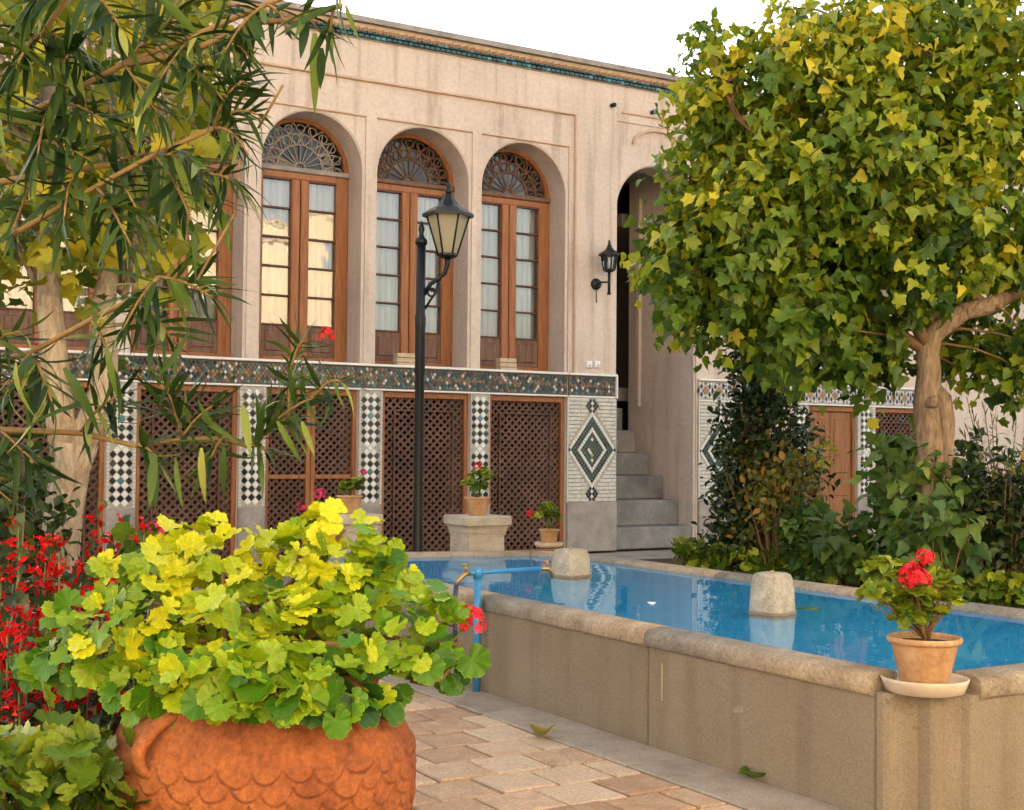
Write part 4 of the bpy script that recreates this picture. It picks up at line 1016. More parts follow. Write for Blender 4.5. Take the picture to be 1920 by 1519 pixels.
q, b_, A_ = plinth(655, 963, 11.9, 'carved square stone plinth left of the lamp post behind the pool', 'clay pot of geranium with one pink bloom left of the lamp post', 2, 0, 0)
geranium_plant(q, b_, [(A_(648,915), .05), (A_(662,912,-.04), .05), (A_(670,905), .035)], 60, .045, LS_GER2, [A_(681,886)], 6, 'stem', (.45, .25), 'petal_pink', .035)
# pot and saucer on the far coping
c = at(1029, 1022, 11.2); c.z = .556; c = Vector((6.03, -5.80, .556))
c = atg(1029, 1026, .556)
s2 = thing('saucer', 'pale saucer on the far corner of the pool coping', 'saucer', c)
mb = MB(); mb.lathe(c, [(.10, 0), (.115, .005), (.13, .04), (.124, .042), (.112, .014), (0, .012)], 28); mb.build('dish', 'saucer', s2)
p2 = thing('potted_geranium', 'small clay pot of red geranium on a saucer at the far pool corner', 'potted plant', c+Vector((0,0,.013)), PG)
pot_mesh(p2, .092, .145, .66, 28); b_ = c+Vector((0,0,.15)); Zq = (b_-CAM).dot(AF); A_ = lambda x, y, dz=0: at(x, y, Zq+dz)
geranium_plant(p2, b_, [(A_(1012,968), .05), (A_(1032,962,-.04), .06), (A_(1042,970), .04), (A_(1022,950,.03), .04)], 60, .040, LS_GER2, [A_(993,964)], 7, 'stem', (.4, .25), 'petal', .034)
# pink geranium in a pot on the far left of the coping, mostly hidden by the big pot
c = atg(582, 1036, .556); p3 = thing('potted_geranium', 'pink geranium in a pot behind the large leafy planter', 'potted plant', c, PG)
pot_mesh(p3, .10, .15, .66, 24); b_ = c+Vector((0,0,.14)); Zq = (b_-CAM).dot(AF); A_ = lambda x, y, dz=0: at(x, y, Zq+dz)
geranium_plant(p3, b_, [(A_(580,985), .07), (A_(596,965,-.02), .05), (A_(570,1000), .05)], 60, .05, LS_GER2, [A_(565,951), A_(598,928)], 8, 'stem', (.25, .2), 'petal_pink', .045)

# ------------------------------------------------------------------ the large terracotta planter in front
random.seed(11)
ZB = 3.6
pc = at(497, 1440, ZB); BP = Vector((pc.x, pc.y, 0))
big = thing('terracotta_planter', 'big round terracotta planter of yellow-green geranium with a scale pattern', 'planter', BP)
prof = [(0,.0),(.25,.0),(.262,.02),(.29,.09),(.325,.18),(.357,.28),(.382,.38),(.400,.47),(.407,.54),(.402,.60),(.385,.65),(.355,.695),(.325,.725),(.308,.745),(.306,.765),(.318,.785),(.322,.80),(.312,.812),(.285,.812),(.27,.79),(.26,.74),(0,.73)]
def prof_r(z):
    for (r0, z0), (r1, z1) in zip(prof[1:13], prof[2:14]):
        if z0 <= z <= z1:
            t = (z-z0)/(z1-z0+1e-9); return r0+(r1-r0)*t
    return .3
# smooth profile by sampling, then the overlapping scales pressed into the clay as real relief
N = 560; zs_ = list(np.linspace(.02, .742, 230))
rr_ = np.array([prof_r(z) for z in zs_])
for _ in range(6): rr_ = np.concatenate([[rr_[0]], (rr_[:-2]+rr_[1:-1]*2+rr_[2:])/4, [rr_[-1]]])
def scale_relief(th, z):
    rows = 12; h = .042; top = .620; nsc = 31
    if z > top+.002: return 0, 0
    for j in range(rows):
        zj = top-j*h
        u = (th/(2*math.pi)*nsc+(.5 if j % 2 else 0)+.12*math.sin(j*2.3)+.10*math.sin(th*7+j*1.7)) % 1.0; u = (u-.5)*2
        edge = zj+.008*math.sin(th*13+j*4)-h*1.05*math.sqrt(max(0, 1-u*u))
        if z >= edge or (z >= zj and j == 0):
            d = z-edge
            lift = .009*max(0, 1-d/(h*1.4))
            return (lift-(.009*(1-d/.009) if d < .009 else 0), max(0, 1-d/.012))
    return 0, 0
GT = []; vs = []; 
for i, z in enumerate(zs_):
    for j in range(N):
        th = 2*math.pi*j/N
        rl, gv = scale_relief(th, z); GT.append(gv*.75*(.5+.5*math.sin(th*5+z*40)**2))  # groove mask for the crevice shade mixed into the clay colour
        r = rr_[i]+rl+.0035*math.sin(th*3+z*9)+.002*math.sin(th*11+z*31)
        vs.append((BP.x+r*math.cos(th), BP.y+r*math.sin(th), z))
k = len(zs_)
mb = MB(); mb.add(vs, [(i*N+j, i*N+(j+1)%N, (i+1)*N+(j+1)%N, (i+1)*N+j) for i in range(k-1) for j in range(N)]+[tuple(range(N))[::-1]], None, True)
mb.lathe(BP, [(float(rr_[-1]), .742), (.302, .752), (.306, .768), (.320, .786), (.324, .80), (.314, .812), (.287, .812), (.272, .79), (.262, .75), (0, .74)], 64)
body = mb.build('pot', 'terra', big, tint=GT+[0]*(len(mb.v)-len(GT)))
vdir = Vector((CAM.x-BP.x, CAM.y-BP.y, 0)).normalized(); vright = Vector((AR.x, AR.y, 0)).normalized()
def handle(side, fwd):
    d = (vright*side+vdir*fwd).normalized(); sd = Vector((-d.y, d.x, 0)); mb = MB(); pts = []
    for t in np.linspace(0, 1, 13):
        a = math.pi*t; z = .728-.145*t; r = prof_r(min(.74, z))
        pts.append(BP+d*(r-.012+.058*math.sin(a)**.7)+Vector((0,0,z)))
    vs = []
    for i, p in enumerate(pts):
        tg = (pts[min(i+1,12)]-pts[max(i-1,0)]).normalized(); nn = tg.cross(sd)
        for a_, b2 in ((-.024,-.006),(-.018,.008),(0,.012),(.018,.008),(.024,-.006),(0,-.010)): vs.append(p+sd*a_-nn*b2*-1)
    mb.add(vs, [(i*6+j, i*6+(j+1)%6, i*6+6+(j+1)%6, i*6+6+j) for i in range(12) for j in range(6)], None, True); mb.build('handle', 'terra', big)
handle(-.66, .75); handle(.66, -.75)
mb = MB(); d = (vright*.86+vdir*.51).normalized(); sd = Vector((-d.y, d.x, 0)); cz = .575; pts = []
for t in np.linspace(0, 1, 26):
    a = t*9.5; rr = .036*(1-t*.8); z = cz+rr*math.sin(a); pts.append(BP+d*(prof_r(z)*.995)+sd*rr*math.cos(a)+Vector((0,0,z)))
mb.tube(pts, .006, 6); mb.build('swirl_ornament', 'terra', big)
mb = MB(); mb.lathe(BP, [(0,.775),(.2,.77),(.275,.765)], 24); mb.build('potting_soil', 'soil', body)
# its geranium: woody stems, some 290 leaves, one red flower head
top = BP+Vector((0,0,.78))
mounds = [(495,1200,190,0), (330,1130,115,.02), (250,1180,100,-.05), (430,1080,105,.05), (570,1090,100,.02), (660,1070,85,.05), (700,1160,110,0), (780,1180,85,-.04), (600,1220,110,-.18), (400,1230,110,-.16), (280,1270,70,-.14), (160,1200,85,-.02), (100,1240,55,.03), (640,1010,62,.08), (815,1230,58,.05), (690,1290,62,-.12), (500,1290,85,-.2),(380,1300,60,-.2),(600,1300,60,-.2),(300,1230,70,-.1),(470,1284,54,-.36),(560,1282,54,-.36),(370,1284,52,-.30),(640,1288,52,-.28),(690,1284,46,-.14),(430,1312,36,-.38),(610,1318,38,-.36),(520,1304,36,-.4),(310,1284,45,-.2), (730,1060,55,.05), (240,1080,60,.1), (860,1215,32,.0), (590,995,40,.1), (350,1040,60,.14)]
st = MB(); its = []; pxm = ZB/FPX
TOT = sum(m_[2]**1.6 for m_ in mounds)
for (mx, my, mr, dz) in mounds:
    c = at(mx, my, ZB+dz); r = mr*pxm
    for k in range(2 if mr < 80 else 4):
        e = c+rv(.3)*r; b0 = top+Vector((random.uniform(-.12,.12), random.uniform(-.12,.12), -.02))
        st.tube([b0, b0.lerp(e, .5)+Vector((0,0,.05))+rv(.02), e], [.010, .008, .006], 6)
    for k in range(int(740*mr**1.6/TOT)+1):
        for _ in range(30):
            d = rv().normalized()
            if d.dot(vdir) < -.35 or d.z < -.75: continue
            break
        p = c+d*r*(.72+.33*random.random())
        x, y, z_ = proj(p)
        nrm = (d*.55+vdir*.45+Vector((0,0,.55))+rv(.33)).normalized()
        ax = Vector((d.x, d.y, d.z-.55))+rv(.4)
        # young leaves on top are yellow, low inner ones green
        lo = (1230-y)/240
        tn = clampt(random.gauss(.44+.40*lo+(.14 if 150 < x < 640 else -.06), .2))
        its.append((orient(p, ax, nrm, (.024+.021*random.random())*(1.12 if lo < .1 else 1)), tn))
st.tube([at(770,1275,ZB-.02), at(800,1283,ZB-.03), at(830,1272,ZB-.03), at(845,1250,ZB)], [.008,.007,.006,.005], 6)
st.build('woody_stem', 'wstem', big)
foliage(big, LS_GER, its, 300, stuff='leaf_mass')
flower_head(big, at(880,1166,ZB-.02), .042, 'petal', 40)
mb = MB(); mb.tube([at(815,1230,ZB), at(850,1200,ZB), at(880,1172,ZB-.02)], .004, 5); mb.build('flower_stalk', 'stem', big)

# ------------------------------------------------------------------ lamp post, wall lamp, standpipe, small things
lb = at(786, 800, 12.0); lb.z = 0
lamp = thing('street_lamp', 'black iron lamp post with a six-sided amber lantern beyond the pool', 'street lamp', lb)
def L3(dx, z, dy=0): return Vector((lb.x, lb.y, 0))+Vector((AR.x, AR.y, 0)).normalized()*dx+Vector((0,0,z))
zt = lambda y: 1.4+(844-5-y)/FPX*12.0
mb = MB(); mb.lathe(lb, [(.10, -.02), (.10, .10), (.075, .16), (.058, .3), (.046, .5), (.042, .52), (.042, zt(700)), (.046, zt(697)), (.046, zt(612)), (.05, zt(606)), (.05, zt(590)), (.042, zt(585)), (.042, zt(455))], 16); mb.build('pole', 'iron', lamp)
mb = MB(); mb.lathe(lb, [(.042, zt(455)), (.056, zt(453)), (.056, zt(445)), (.03, zt(440)), (.018, zt(433)), (.030, zt(426)), (.022, zt(418)), (.002, zt(408))], 12); mb.build('finial', 'iron', lamp)
lx = (836-786)*12/FPX
mb = MB()
mb.tube([L3(.03, zt(548)), L3(.09, zt(528)), L3(.16, zt(518)), L3(.215, zt(508)), L3(lx+.0, zt(490)), L3(lx, zt(478))], [.022, .02, .018, .02, .024, .03], 8)
sp = [L3(.10+.045*math.cos(a)*(1-a/14), zt(545)+.045*math.sin(a)*(1-a/14)) for a in np.linspace(0, 8.5, 22)]
mb.tube(sp, .010, 6); mb.tube([L3(.04, zt(575)), L3(.085, zt(560)), L3(.14, zt(543)), L3(.16, zt(522))], .012, 6); mb.build('bracket', 'iron', lamp)
def lantern(parent, c, zb, ztop, rb, rt, zroof, reave, ballz, n=6, rot=.35, glass='lampglass', bar=.009):
    """tapered lantern: frame, panes, roof"""
    def pt(r, z, k): a = 2*math.pi*k/n+rot; return Vector((c.x+r*math.cos(a), c.y+r*math.sin(a), z))
    fr = MB()
    for k in range(n): fr.tube([pt(rb, zb, k), pt(rt, ztop, k)], bar, 5)
    fr.lathe((c.x, c.y, 0), [(rb*.5, zb-.035), (rb*.9, zb-.02), (rb*1.1, zb-.008), (rb*1.1, zb+.012), (rb*.3, zb+.014)], n, None, False, rot)
    for k in range(n): fr.tube([pt(rt, ztop, k), pt(rt, ztop, k+1)], bar, 5)
    o = fr.build('lantern_frame', 'iron', parent)
    for k in range(n):
        q = MB(); i = .97; q.add([pt(rb*i, zb+.005, k), pt(rb*i, zb+.005, k+1), pt(rt*i, ztop, k+1), pt(rt*i, ztop, k)], [(0,1,2,3)]); q.build('pane', glass, o, fix=False)
    rf = MB(); h = zroof-ztop
    rf.lathe((c.x, c.y, 0), [(rt, ztop-.004), (reave, ztop-.012), (reave*1.0, ztop+.016), (reave*.72, ztop+h*.30), (reave*.42, ztop+h*.48), (reave*.27, ztop+h*.75), (reave*.18, zroof), (0, zroof)], n, None, False, rot)
    o2 = rf.build('lantern_roof', 'iron', parent)
    f = MB(); f.lathe((c.x, c.y, 0), [(reave*.10, zroof), (reave*.16, zroof+(ballz-zroof)*.3), (reave*.07, zroof+(ballz-zroof)*.45), (reave*.13, zroof+(ballz-zroof)*.7), (0, ballz)], 8); f.build('roof_finial', 'iron', parent)
lc = L3(lx, 0)
lantern(lamp, lc, zt(473), zt(399), .085, .195, zt(358), .235, zt(334), 6, .55)
mb = MB(); mb.lathe(lc, [(.02, zt(470)), (.025, zt(440)), (.0, zt(420))], 8); mb.build('bulb', 'white_plastic', lamp)

wc = Vector((10.60, 0, 0)); zw = lambda y: 1.4+(844-3-y)/131.5
def wz(px, py): 
    d = AR*((px-960)/FPX)-AU*((py-759.5)/FPX)+AF; return (CAM+d*((-.0-CAM.y)/d.y))
bp = wz(1117, 533); cl = wz(1131, 500)
wl_ = thing('wall_lamp', 'small black lantern on a wall bracket beside the stair opening', 'wall lamp', (bp.x, 0, bp.z))
cx_, cy_ = bp.x+.075, -.22
mb = MB(); mb.tube([(bp.x, .0, bp.z), (bp.x, -.035, bp.z)], [.085, .075], 16); mb.build('backplate', 'iron', wl_)
zz = lambda y: wz(1132, y).z
mb = MB(); mb.tube([(bp.x, -.03, bp.z), (bp.x+.03, -.12, bp.z+.02), (cx_, cy_, bp.z+.01)], .014, 8); mb.tube([(cx_, cy_, zz(554)), (cx_, cy_, zz(512))], .02, 8); mb.tube([(cx_, cy_, zz(556)), (cx_, cy_, zz(552))], .028, 8); mb.build('arm', 'iron', wl_)
lantern(wl_, Vector((cx_, cy_, 0)), zz(510), zz(482), .08, .115, zz(464), .155, zz(454), 6, .2, 'glass_clear', .012)
mb = MB(); mb.tube([(bp.x-.0, -.012, bp.z-.08), (bp.x+.01, -.012, bp.z-.26)], .006, 5); mb.build('cable', 'iron', wl_)
mb = MB(); mb.lathe((cx_, cy_, 0), [(.02, zz(509)), (.028, zz(500)), (.018, zz(490)), (0, zz(487))], 8); mb.build('bulb', 'white_plastic', wl_)

sp0 = Vector((3.772, -8.60, 0))
pipe = thing('standpipe', 'blue water standpipe with brass taps against the pool wall', 'standpipe', sp0)
zp = .69
mb = MB(); mb.tube([sp0+Vector((0,0,-.02)), sp0+Vector((0,0,zp))], .021, 10); mb.tube([sp0+Vector((-.05,0,zp-.004)), sp0+Vector((.0,0,zp)), sp0+Vector((.44,.01,zp+.004))], .0135, 10); mb.lathe(sp0, [(.027,zp-.035),(.027,zp+.02),(.02,zp+.026),(0,zp+.026)], 10); mb.build('pipe', 'bluepipe', pipe)
mb = MB(); e = sp0+Vector((.44,.01,zp+.004)); mb.tube([e, e+Vector((.05,0,.0)), e+Vector((.075,0,-.02)), e+Vector((.08,0,-.06))], [.014,.016,.013,.011], 8); mb.tube([e+Vector((.045,0,.015)), e+Vector((.045,0,.04))], .006, 6); mb.tube([e+Vector((.02,0,.042)), e+Vector((.07,0,.042))], .006, 6); mb.build('tap', 'brass', pipe)
mb = MB(); e = sp0+Vector((-.05,0,zp-.004)); mb.tube([e, e+Vector((-.04,-.01,.0)), e+Vector((-.075,-.015,-.025)), e+Vector((-.10,-.02,-.06))], [.013,.016,.013,.012], 8); mb.tube([e+Vector((-.035,-.01,.012)), e+Vector((-.035,-.01,.05))], .007, 6); mb.tube([e+Vector((-.06,-.01,.052)), e+Vector((-.01,-.01,.052))], .007, 6); mb.build('tap', 'brass', pipe)
mb = MB(); h0 = e+Vector((-.10,-.02,-.06)); mb.tube([h0, h0+Vector((-.015,-.01,-.08)), h0+Vector((-.01,-.01,-.3)), Vector((3.66,-8.58,.12)), Vector((3.68,-8.45,.02)), Vector((3.74,-8.1,.015)), Vector((3.72,-7.4,.015)), Vector((3.5,-6.8,.015))], .014, 8); mb.build('hose', 'hose', pipe)

# cream bricks on two sills, sockets on the ledge
def sill_bricks(px, label, lab2=None):
    p = wz(px, 690); x0 = p.x
    t = thing('brick_stack', label, 'bricks', (x0, .16, ZS), 'brick stacks on the sills')
    for k in range(3):
        mb = MB(); o = (random.random()-.5)*.012; mb.cbox(x0-.13+o, x0+.13+o, .10, .22, ZS+.001+k*.062, ZS+.058+k*.062, .006); mb.build('brick', 'creambrick', t)
sill_bricks(961, 'cream bricks stacked on the sill of the rightmost arched window')
sill_bricks(768, 'cream bricks stacked on the sill behind the lamp post')
for i, px in enumerate((1104, 1119)):
    p = wz(px, 684); t = thing('wall_socket', 'small white wall socket nearer the window arch' if i == 0 else 'small white wall socket nearer the stair opening', 'socket', (p.x, 0, p.z))
    mb = MB(); mb.cbox(p.x-.05, p.x+.045, -.035, 0, p.z-.045, p.z+.05, .012); mb.build('plate', 'white_plastic', t)
    mb = MB(); mb.tube([(p.x, -.03, p.z), (p.x, -.05, p.z)], .026, 10); mb.build('cap', 'white_plastic', t)

# fallen leaves
def fallen(px, py, z, size, label, material, curl, seed, cat='leaf'):
    random.seed(seed); p = atg(px, py, z+.004); mb = MB(); n = 8; T = []
    vs = []; a0 = random.random()*6
    for i in range(n+1):
        t = i/n
        for s in range(-3, 4):
            w_ = math.sin(math.pi*min(.98, .04+t*.95))*.5*s/3; cz = curl*abs(s/3)**1.6*.5*math.sin(math.pi*t)+curl*.5*t*t
            x, y = (w_*(1-curl*.3), t-.5); vs.append((p.x+size*(x*math.cos(a0)-y*math.sin(a0)), p.y+size*(x*math.sin(a0)+y*math.cos(a0)), p.z+size*(cz+.02*math.sin(s*2+i)))); T.append(clampt(.5+.3*math.sin(s+i*.7)))
    mb.add(vs, [(7*i+j, 7*i+j+1, 7*i+8+j, 7*i+7+j) for i in range(n) for j in range(6)], None, True)
    o = mb.build('fallen_leaf', material, tint=T, fix=False); tag(o, label, cat)
fallen(1018, 1385, .0, .17, 'curled dry yellow leaf lying on the brick pavement', 'dry', .7, 12)
fallen(1414, 1462, .003, .15, 'green leaf lying at the foot of the pool wall', 'mid', .5, 4)
fallen(1517, 1141, .517, .16, 'green leaf floating on the pool right of a stone block', 'mid', .02, 3)
fallen(1222, 1133, .517, .06, 'white petal floating in the middle of the pool', 'white_plastic', .3, 2, 'petal')
# ------------------------------------------------------------------ trees and plants
def spray(its, pts, n, L, rad=.0, tint=(.4,.25), lean=.55, hang=.35, wid=1.0, start=.1):
    """long leaves in whorls along a twig"""
    pts = [Vector(p) for p in pts]; k = len(pts)-1
    for i in range(n):
        t = (start+(1-start)*(i+.5)/n)*k; a = min(int(t), k-1); f = t-a
        p = pts[a].lerp(pts[a+1], f); tg = (pts[a+1]-pts[a]).normalized()
        side = tg.orthogonal().normalized(); side = Matrix.Rotation(i*2.1+random.random()*.7, 3, tg) @ side
        ax = tg*lean*(.7+.6*random.random())+side*(1-lean*.4)+Vector((0,0,-hang))*(.5+random.random())
        if i >= n-3: ax = tg*1.4+side*.4
        its.append((orient(p, ax, Vector((0,0,1))+rv(.35), L*(.7+.5*random.random())*(1.1 if i < n*.7 else .8), wid), clampt(random.gauss(*tint))))
def bez(a, b_, c, n=7): return [a*(1-t)**2+b_*2*t*(1-t)+c*t*t for t in [i/(n-1) for i in range(n)]]

# ---- oleander leaning in from the left, close to the camera
random.seed(31)
ole = thing('oleander', 'oleander with long narrow leaves leaning in from the left', 'oleander', at(-330, 1500, 3.3).xy.to_3d())
ob = Vector(ole.location)
main = [  # main limbs: pixel, depth
 [(-330,1500,3.3),(-260,900,3.3),(-160,420,3.2),(0,342,3.1),(110,322,3.05),(212,309,3.0)],
 [(-260,900,3.3),(-160,830,3.2),(0,806,3.1),(150,812,3.05),(255,836,3.0),(340,825,3.0),(420,822,2.95),(470,838,2.95)],
 [(-160,420,3.2),(-60,260,3.1),(100,190,3.0),(232,120,2.9),(380,60,2.85),(500,8,2.8),(620,-40,2.75)],
 [(-200,600,3.2),(-60,480,3.1),(60,420,3.0),(180,350,2.95),(290,290,2.9),(400,240,2.85)],
 [(-60,260,3.1),(0,150,3.0),(80,60,2.95),(150,-30,2.9)],
 [(-230,760,3.3),(-90,700,3.2),(60,660,3.1),(170,600,3.0),(250,560,2.95),(300,520,2.9)],
 [(232,120,2.9),(350,100,2.85),(484,42,2.8),(560,36,2.75),(640,10,2.7)],
]
st = MB(); lims = []
for l_ in main:
    pts = [at(*q) for q in l_]; 
    if l_ is main[0]: pts[0].z = -.02
    k = len(pts); st.tube(pts, [max(.006, (.014 if l_ is main[0] else .009)*(1-.6*i/(k-1))) for i in range(k)], 7, wob=.15); lims.append(pts)
st.build('branch', 'twig', ole)
tips = [ # twig start, end (pixel, depth), leaves, length
 ((212,309,3.0),(330,300,2.9),16,.14),((212,309,3.0),(260,400,2.9),16,.14),((150,318,3.0),(120,420,2.9),14,.14),
 ((60,330,3.1),(20,440,3.0),14,.14),((290,290,2.9),(390,330,2.8),18,.13),((290,290,2.9),(360,420,2.8),16,.14),((400,240,2.85),(485,215,2.8),13,.10),((400,240,2.85),(465,290,2.8),13,.10),
 ((400,240,2.85),(460,150,2.8),16,.12),((380,60,2.85),(470,110,2.8),12,.11),((500,8,2.8),(540,60,2.75),7,.10),((350,100,2.85),(420,190,2.8),18,.13),((232,120,2.9),(300,220,2.85),18,.14),((232,120,2.9),(330,30,2.85),16,.14),
 ((100,190,3.0),(200,230,2.9),16,.15),((100,190,3.0),(70,300,2.95),14,.15),((560,36,2.75),(600,60,2.7),5,.14),((640,10,2.7),(620,60,2.7),4,.15),
 ((80,60,2.95),(160,110,2.9),16,.15),((80,60,2.95),(30,130,2.9),14,.15),((150,-30,2.9),(230,60,2.85),16,.14),((300,520,2.9),(400,560,2.85),16,.13),
 ((250,560,2.95),(330,650,2.9),18,.13),((170,600,3.0),(210,700,2.9),14,.15),((60,660,3.1),(100,760,2.95),14,.15),((60,660,3.1),(10,740,3.0),12,.15),
 ((0,806,3.1),(70,870,3.0),10,.15),((255,836,3.0),(300,870,2.95),10,.14),((340,825,3.0),(300,720,2.9),16,.13),((420,822,2.95),(395,860,2.9),9,.14),((470,838,2.95),(540,790,2.9),12,.12),((470,838,2.95),(500,850,2.9),8,.12),
 ((150,812,3.05),(230,740,2.95),16,.14),((340,825,3.0),(400,760,2.9),14,.12),((470,838,2.95),(590,745,2.85),18,.11),((540,790,2.9),(545,690,2.85),14,.10),((590,745,2.85),(640,715,2.8),12,.10),((545,690,2.85),(575,640,2.82),10,.09),
 ((180,350,2.95),(250,470,2.85),16,.14),((-90,700,3.2),(40,620,3.0),14,.15),((-160,830,3.2),(20,940,3.1),10,.15),
 ((330,300,2.9),(430,410,2.8),16,.12),((390,330,2.8),(450,350,2.75),12,.11),((380,60,2.85),(300,150,2.8),16,.14),((500,8,2.8),(420,100,2.75),16,.13),((150,-30,2.9),(60,0,2.85),14,.15),((620,-40,2.75),(640,20,2.7),4,.14),
 ((300,520,2.9),(230,620,2.85),14,.14),((60,260,3.05),(170,300,2.9),14,.15),((-60,260,3.1),(20,200,2.95),14,.15),((100,190,3.0),(130,100,2.9),14,.15),
]
its = []; tw = MB()
for a_, b2, n_l, L in tips:
    A_, B_ = at(*a_), at(*b2); md = A_.lerp(B_, .5)+Vector((0,0,.03))+rv(.01)
    pts = bez(A_, md, B_, 6); tw.tube(pts, [.0045, .004, .004, .0035, .003, .002], 5)
    spray(its, pts, int(n_l*1.45), L*.90, tint=(.38, .28), hang=random.uniform(-.25, .4), lean=random.uniform(.4, .8))
for a_, b2 in (((484,240,2.8),(530,160,2.75)), ((450,300,2.8),(440,400,2.78)), ((440,400,2.78),(370,525,2.75))):
    tw.tube([at(*a_), at(*b2)], .003, 5)
# a few big leaves hanging on their own
for px, py, ex, ey, L in ((590,62,592,190,.15),(617,40,622,112,.12),(648,10,668,70,.09),(603,90,600,190,.12),(290,850,282,945,.12),(330,860,335,950,.12),(378,840,376,940,.12),(420,838,415,930,.12),(300,700,360,640,.12),(455,760,470,850,.11),(520,790,560,860,.1),(566,790,590,850,.09),(200,650,215,740,.15),(120,690,190,790,.16),(30,680,20,780,.16)):
    A_, B_ = at(px, py, 2.8), at(ex, ey, 2.8); its.append((orient(A_, B_-A_, -AF+rv(.3), (B_-A_).length*1.08, 1.25), clampt(random.gauss(.6, .2))))
tw.build('twig', 'twig', ole)
foliage(ole, LS_OLE, its, 300)
flower_head(ole, at(612, 630, 2.85), .020, 'petal_salvia', 12)

# ---- pale forked tree with yellowing leaves behind the oleander
random.seed(41)
yt = thing('yellowing_tree', 'pale-barked forked tree with yellowing leaves in the left bed', 'tree', at(112, 1100, 6).xy.to_3d())
A_ = lambda x, y, z=6: at(x, y, z)
g0 = Vector(yt.location); g0.z = -.03
tk = MB()
tk.tube([g0, A_(112,1150), A_(112,1050), A_(120,960), A_(132,880), A_(140,830)], [.125,.10,.088,.085,.09,.10], 14, wob=.12)
tk.tube([A_(132,860), A_(112,770), A_(104,690), A_(95,600), A_(90,480,6.1), A_(110,330,6.2), A_(90,150,6.3)], [.085,.068,.062,.058,.05,.04,.025], 12, wob=.1)
tk.tube([A_(138,860), A_(170,790), A_(195,730), A_(198,660), A_(190,570,6.1), A_(230,430,6.2), A_(300,250,6.3), A_(330,100,6.3)], [.08,.066,.06,.055,.05,.042,.034,.02], 12, wob=.1)
tk.build('trunk', 'bark', yt)
limbs = MB(); its = []
for i in range(80):
    c = A_(random.uniform(-200, 400), random.uniform(-80, 480), random.uniform(5.6, 7.4)); x, y, z = proj(c)
    if x > 300 and y > 330: continue
    root = A_(95, random.uniform(300, 600), 6.15) if x < 150 else A_(random.uniform(190, 260), random.uniform(350, 560), 6.15)
    limbs.tube(bez(root, root.lerp(c, .5)+Vector((0,0,.15)), c, 5), [.02, .015, .011, .007, .004], 5)
    for k in range(34):
        p = c+rv(.19)
        if proj(p)[0] > 425: continue
        its.append((orient(p, rv(.6)+Vector((0,0,-.5)), Vector((0,0,1))+rv(.5), .075+.04*random.random()), clampt(random.gauss(.55, .27))))
limbs.build('limb', 'bark', yt)
foliage(yt, LS_YLW, its, 150)

# ---- broad-leaved tree on the right
random.seed(51)
rt = thing('broadleaf_tree', 'broad leafy tree with a knotted tan trunk beside the pool', 'tree', at(1745, 1000, 9).xy.to_3d())
A_ = lambda x, y, z=9.0: at(x, y, z)
g0 = Vector(rt.location); g0.z = .05
tk = MB()
tk.tube([g0, A_(1752,990), A_(1748,900), A_(1745,840), A_(1742,790), A_(1738,750), A_(1742,700), A_(1740,660), A_(1748,630), A_(1775,605), A_(1810,583), A_(1850,575), A_(1910,545,9.1), A_(1960,470,9.2)],
        [.10,.088,.084,.09,.096,.09,.078,.076,.072,.064,.06,.058,.05,.042], 16, wob=.16)
tk.tube([A_(1772,900), A_(1774,850,8.97), A_(1774,790,8.95), A_(1768,745,8.95), A_(1758,722,8.97)], [.03,.052,.058,.055,.02], 10, wob=.12)
tk.tube([A_(1735,760,8.92), A_(1748,755,8.9), A_(1757,745,8.93)], [.02,.05,.02], 8, wob=.1)
tk.build('trunk', 'bark2', rt)
limbs = MB()
L0 = [A_(1742,655), A_(1690,560,8.9), A_(1640,470,8.8), A_(1560,380,8.7), A_(1480,300,8.7)]
L1 = [A_(1745,640), A_(1760,500,9.2), A_(1740,360,9.3), A_(1700,220,9.2), A_(1680,60,9.2)]
L2 = [A_(1742,660), A_(1640,600,9.0), A_(1530,560,9.1), A_(1400,520,9.15), A_(1310,480,9.15)]
L3_ = [A_(1850,575), A_(1790,520,9), A_(1700,500,8.8), A_(1640,440,8.6)]
L4 = [A_(1910,545,9.1), A_(1960,400,9.2), A_(1930,250,9.3), A_(1880,80,9.3)]
L5 = [A_(1560,380,8.7), A_(1460,290,8.8), A_(1380,220,8.9), A_(1345,130,8.9)]
L6 = [A_(1640,470,8.8), A_(1500,420,9.0), A_(1380,380,9.1), A_(1300,350,9.1)]
L7 = [A_(1700,220,9.2), A_(1620,140,9.1), A_(1580,40,9.1)]
MLS = (L0, L1, L2, L3_, L4, L5, L6, L7)
DEN = [l_[i].lerp(l_[i+1], t/6) for l_ in MLS for i in range(len(l_)-1) for t in range(6)]
for ll in MLS: limbs.tube(ll, ([.048,.036,.026,.017,.006] if ll in (L0, L1, L2, L3_, L4) else [.026,.018,.012,.005])[-len(ll):], 9, wob=.15)
blobs = [(1330,170,75),(1325,300,88),(1290,400,62),(1300,480,85),(1252,530,42),(1262,575,34),(1430,260,140),(1420,430,140),(1390,560,90),(1560,170,120),(1600,330,170),(1560,480,150),(1560,620,105),(1480,610,90),(1700,120,160),(1760,300,180),(1730,450,120),(1650,560,110),(1860,160,170),(1880,400,150),(1870,560,110),(1840,640,80),(1880,690,50),(1620,50,70),(1500,90,60),(1640,645,60),(1560,672,48),(1800,20,110),(1660,675,36),(1385,120,45),(1350,90,40),(1475,30,30),(1245,455,36),(1222,490,22),(1300,590,50),(1340,610,40),(1810,660,40),(1950,650,60)]
its = []
tot = sum(b_[2]**2 for b_ in blobs)
NC = 1250
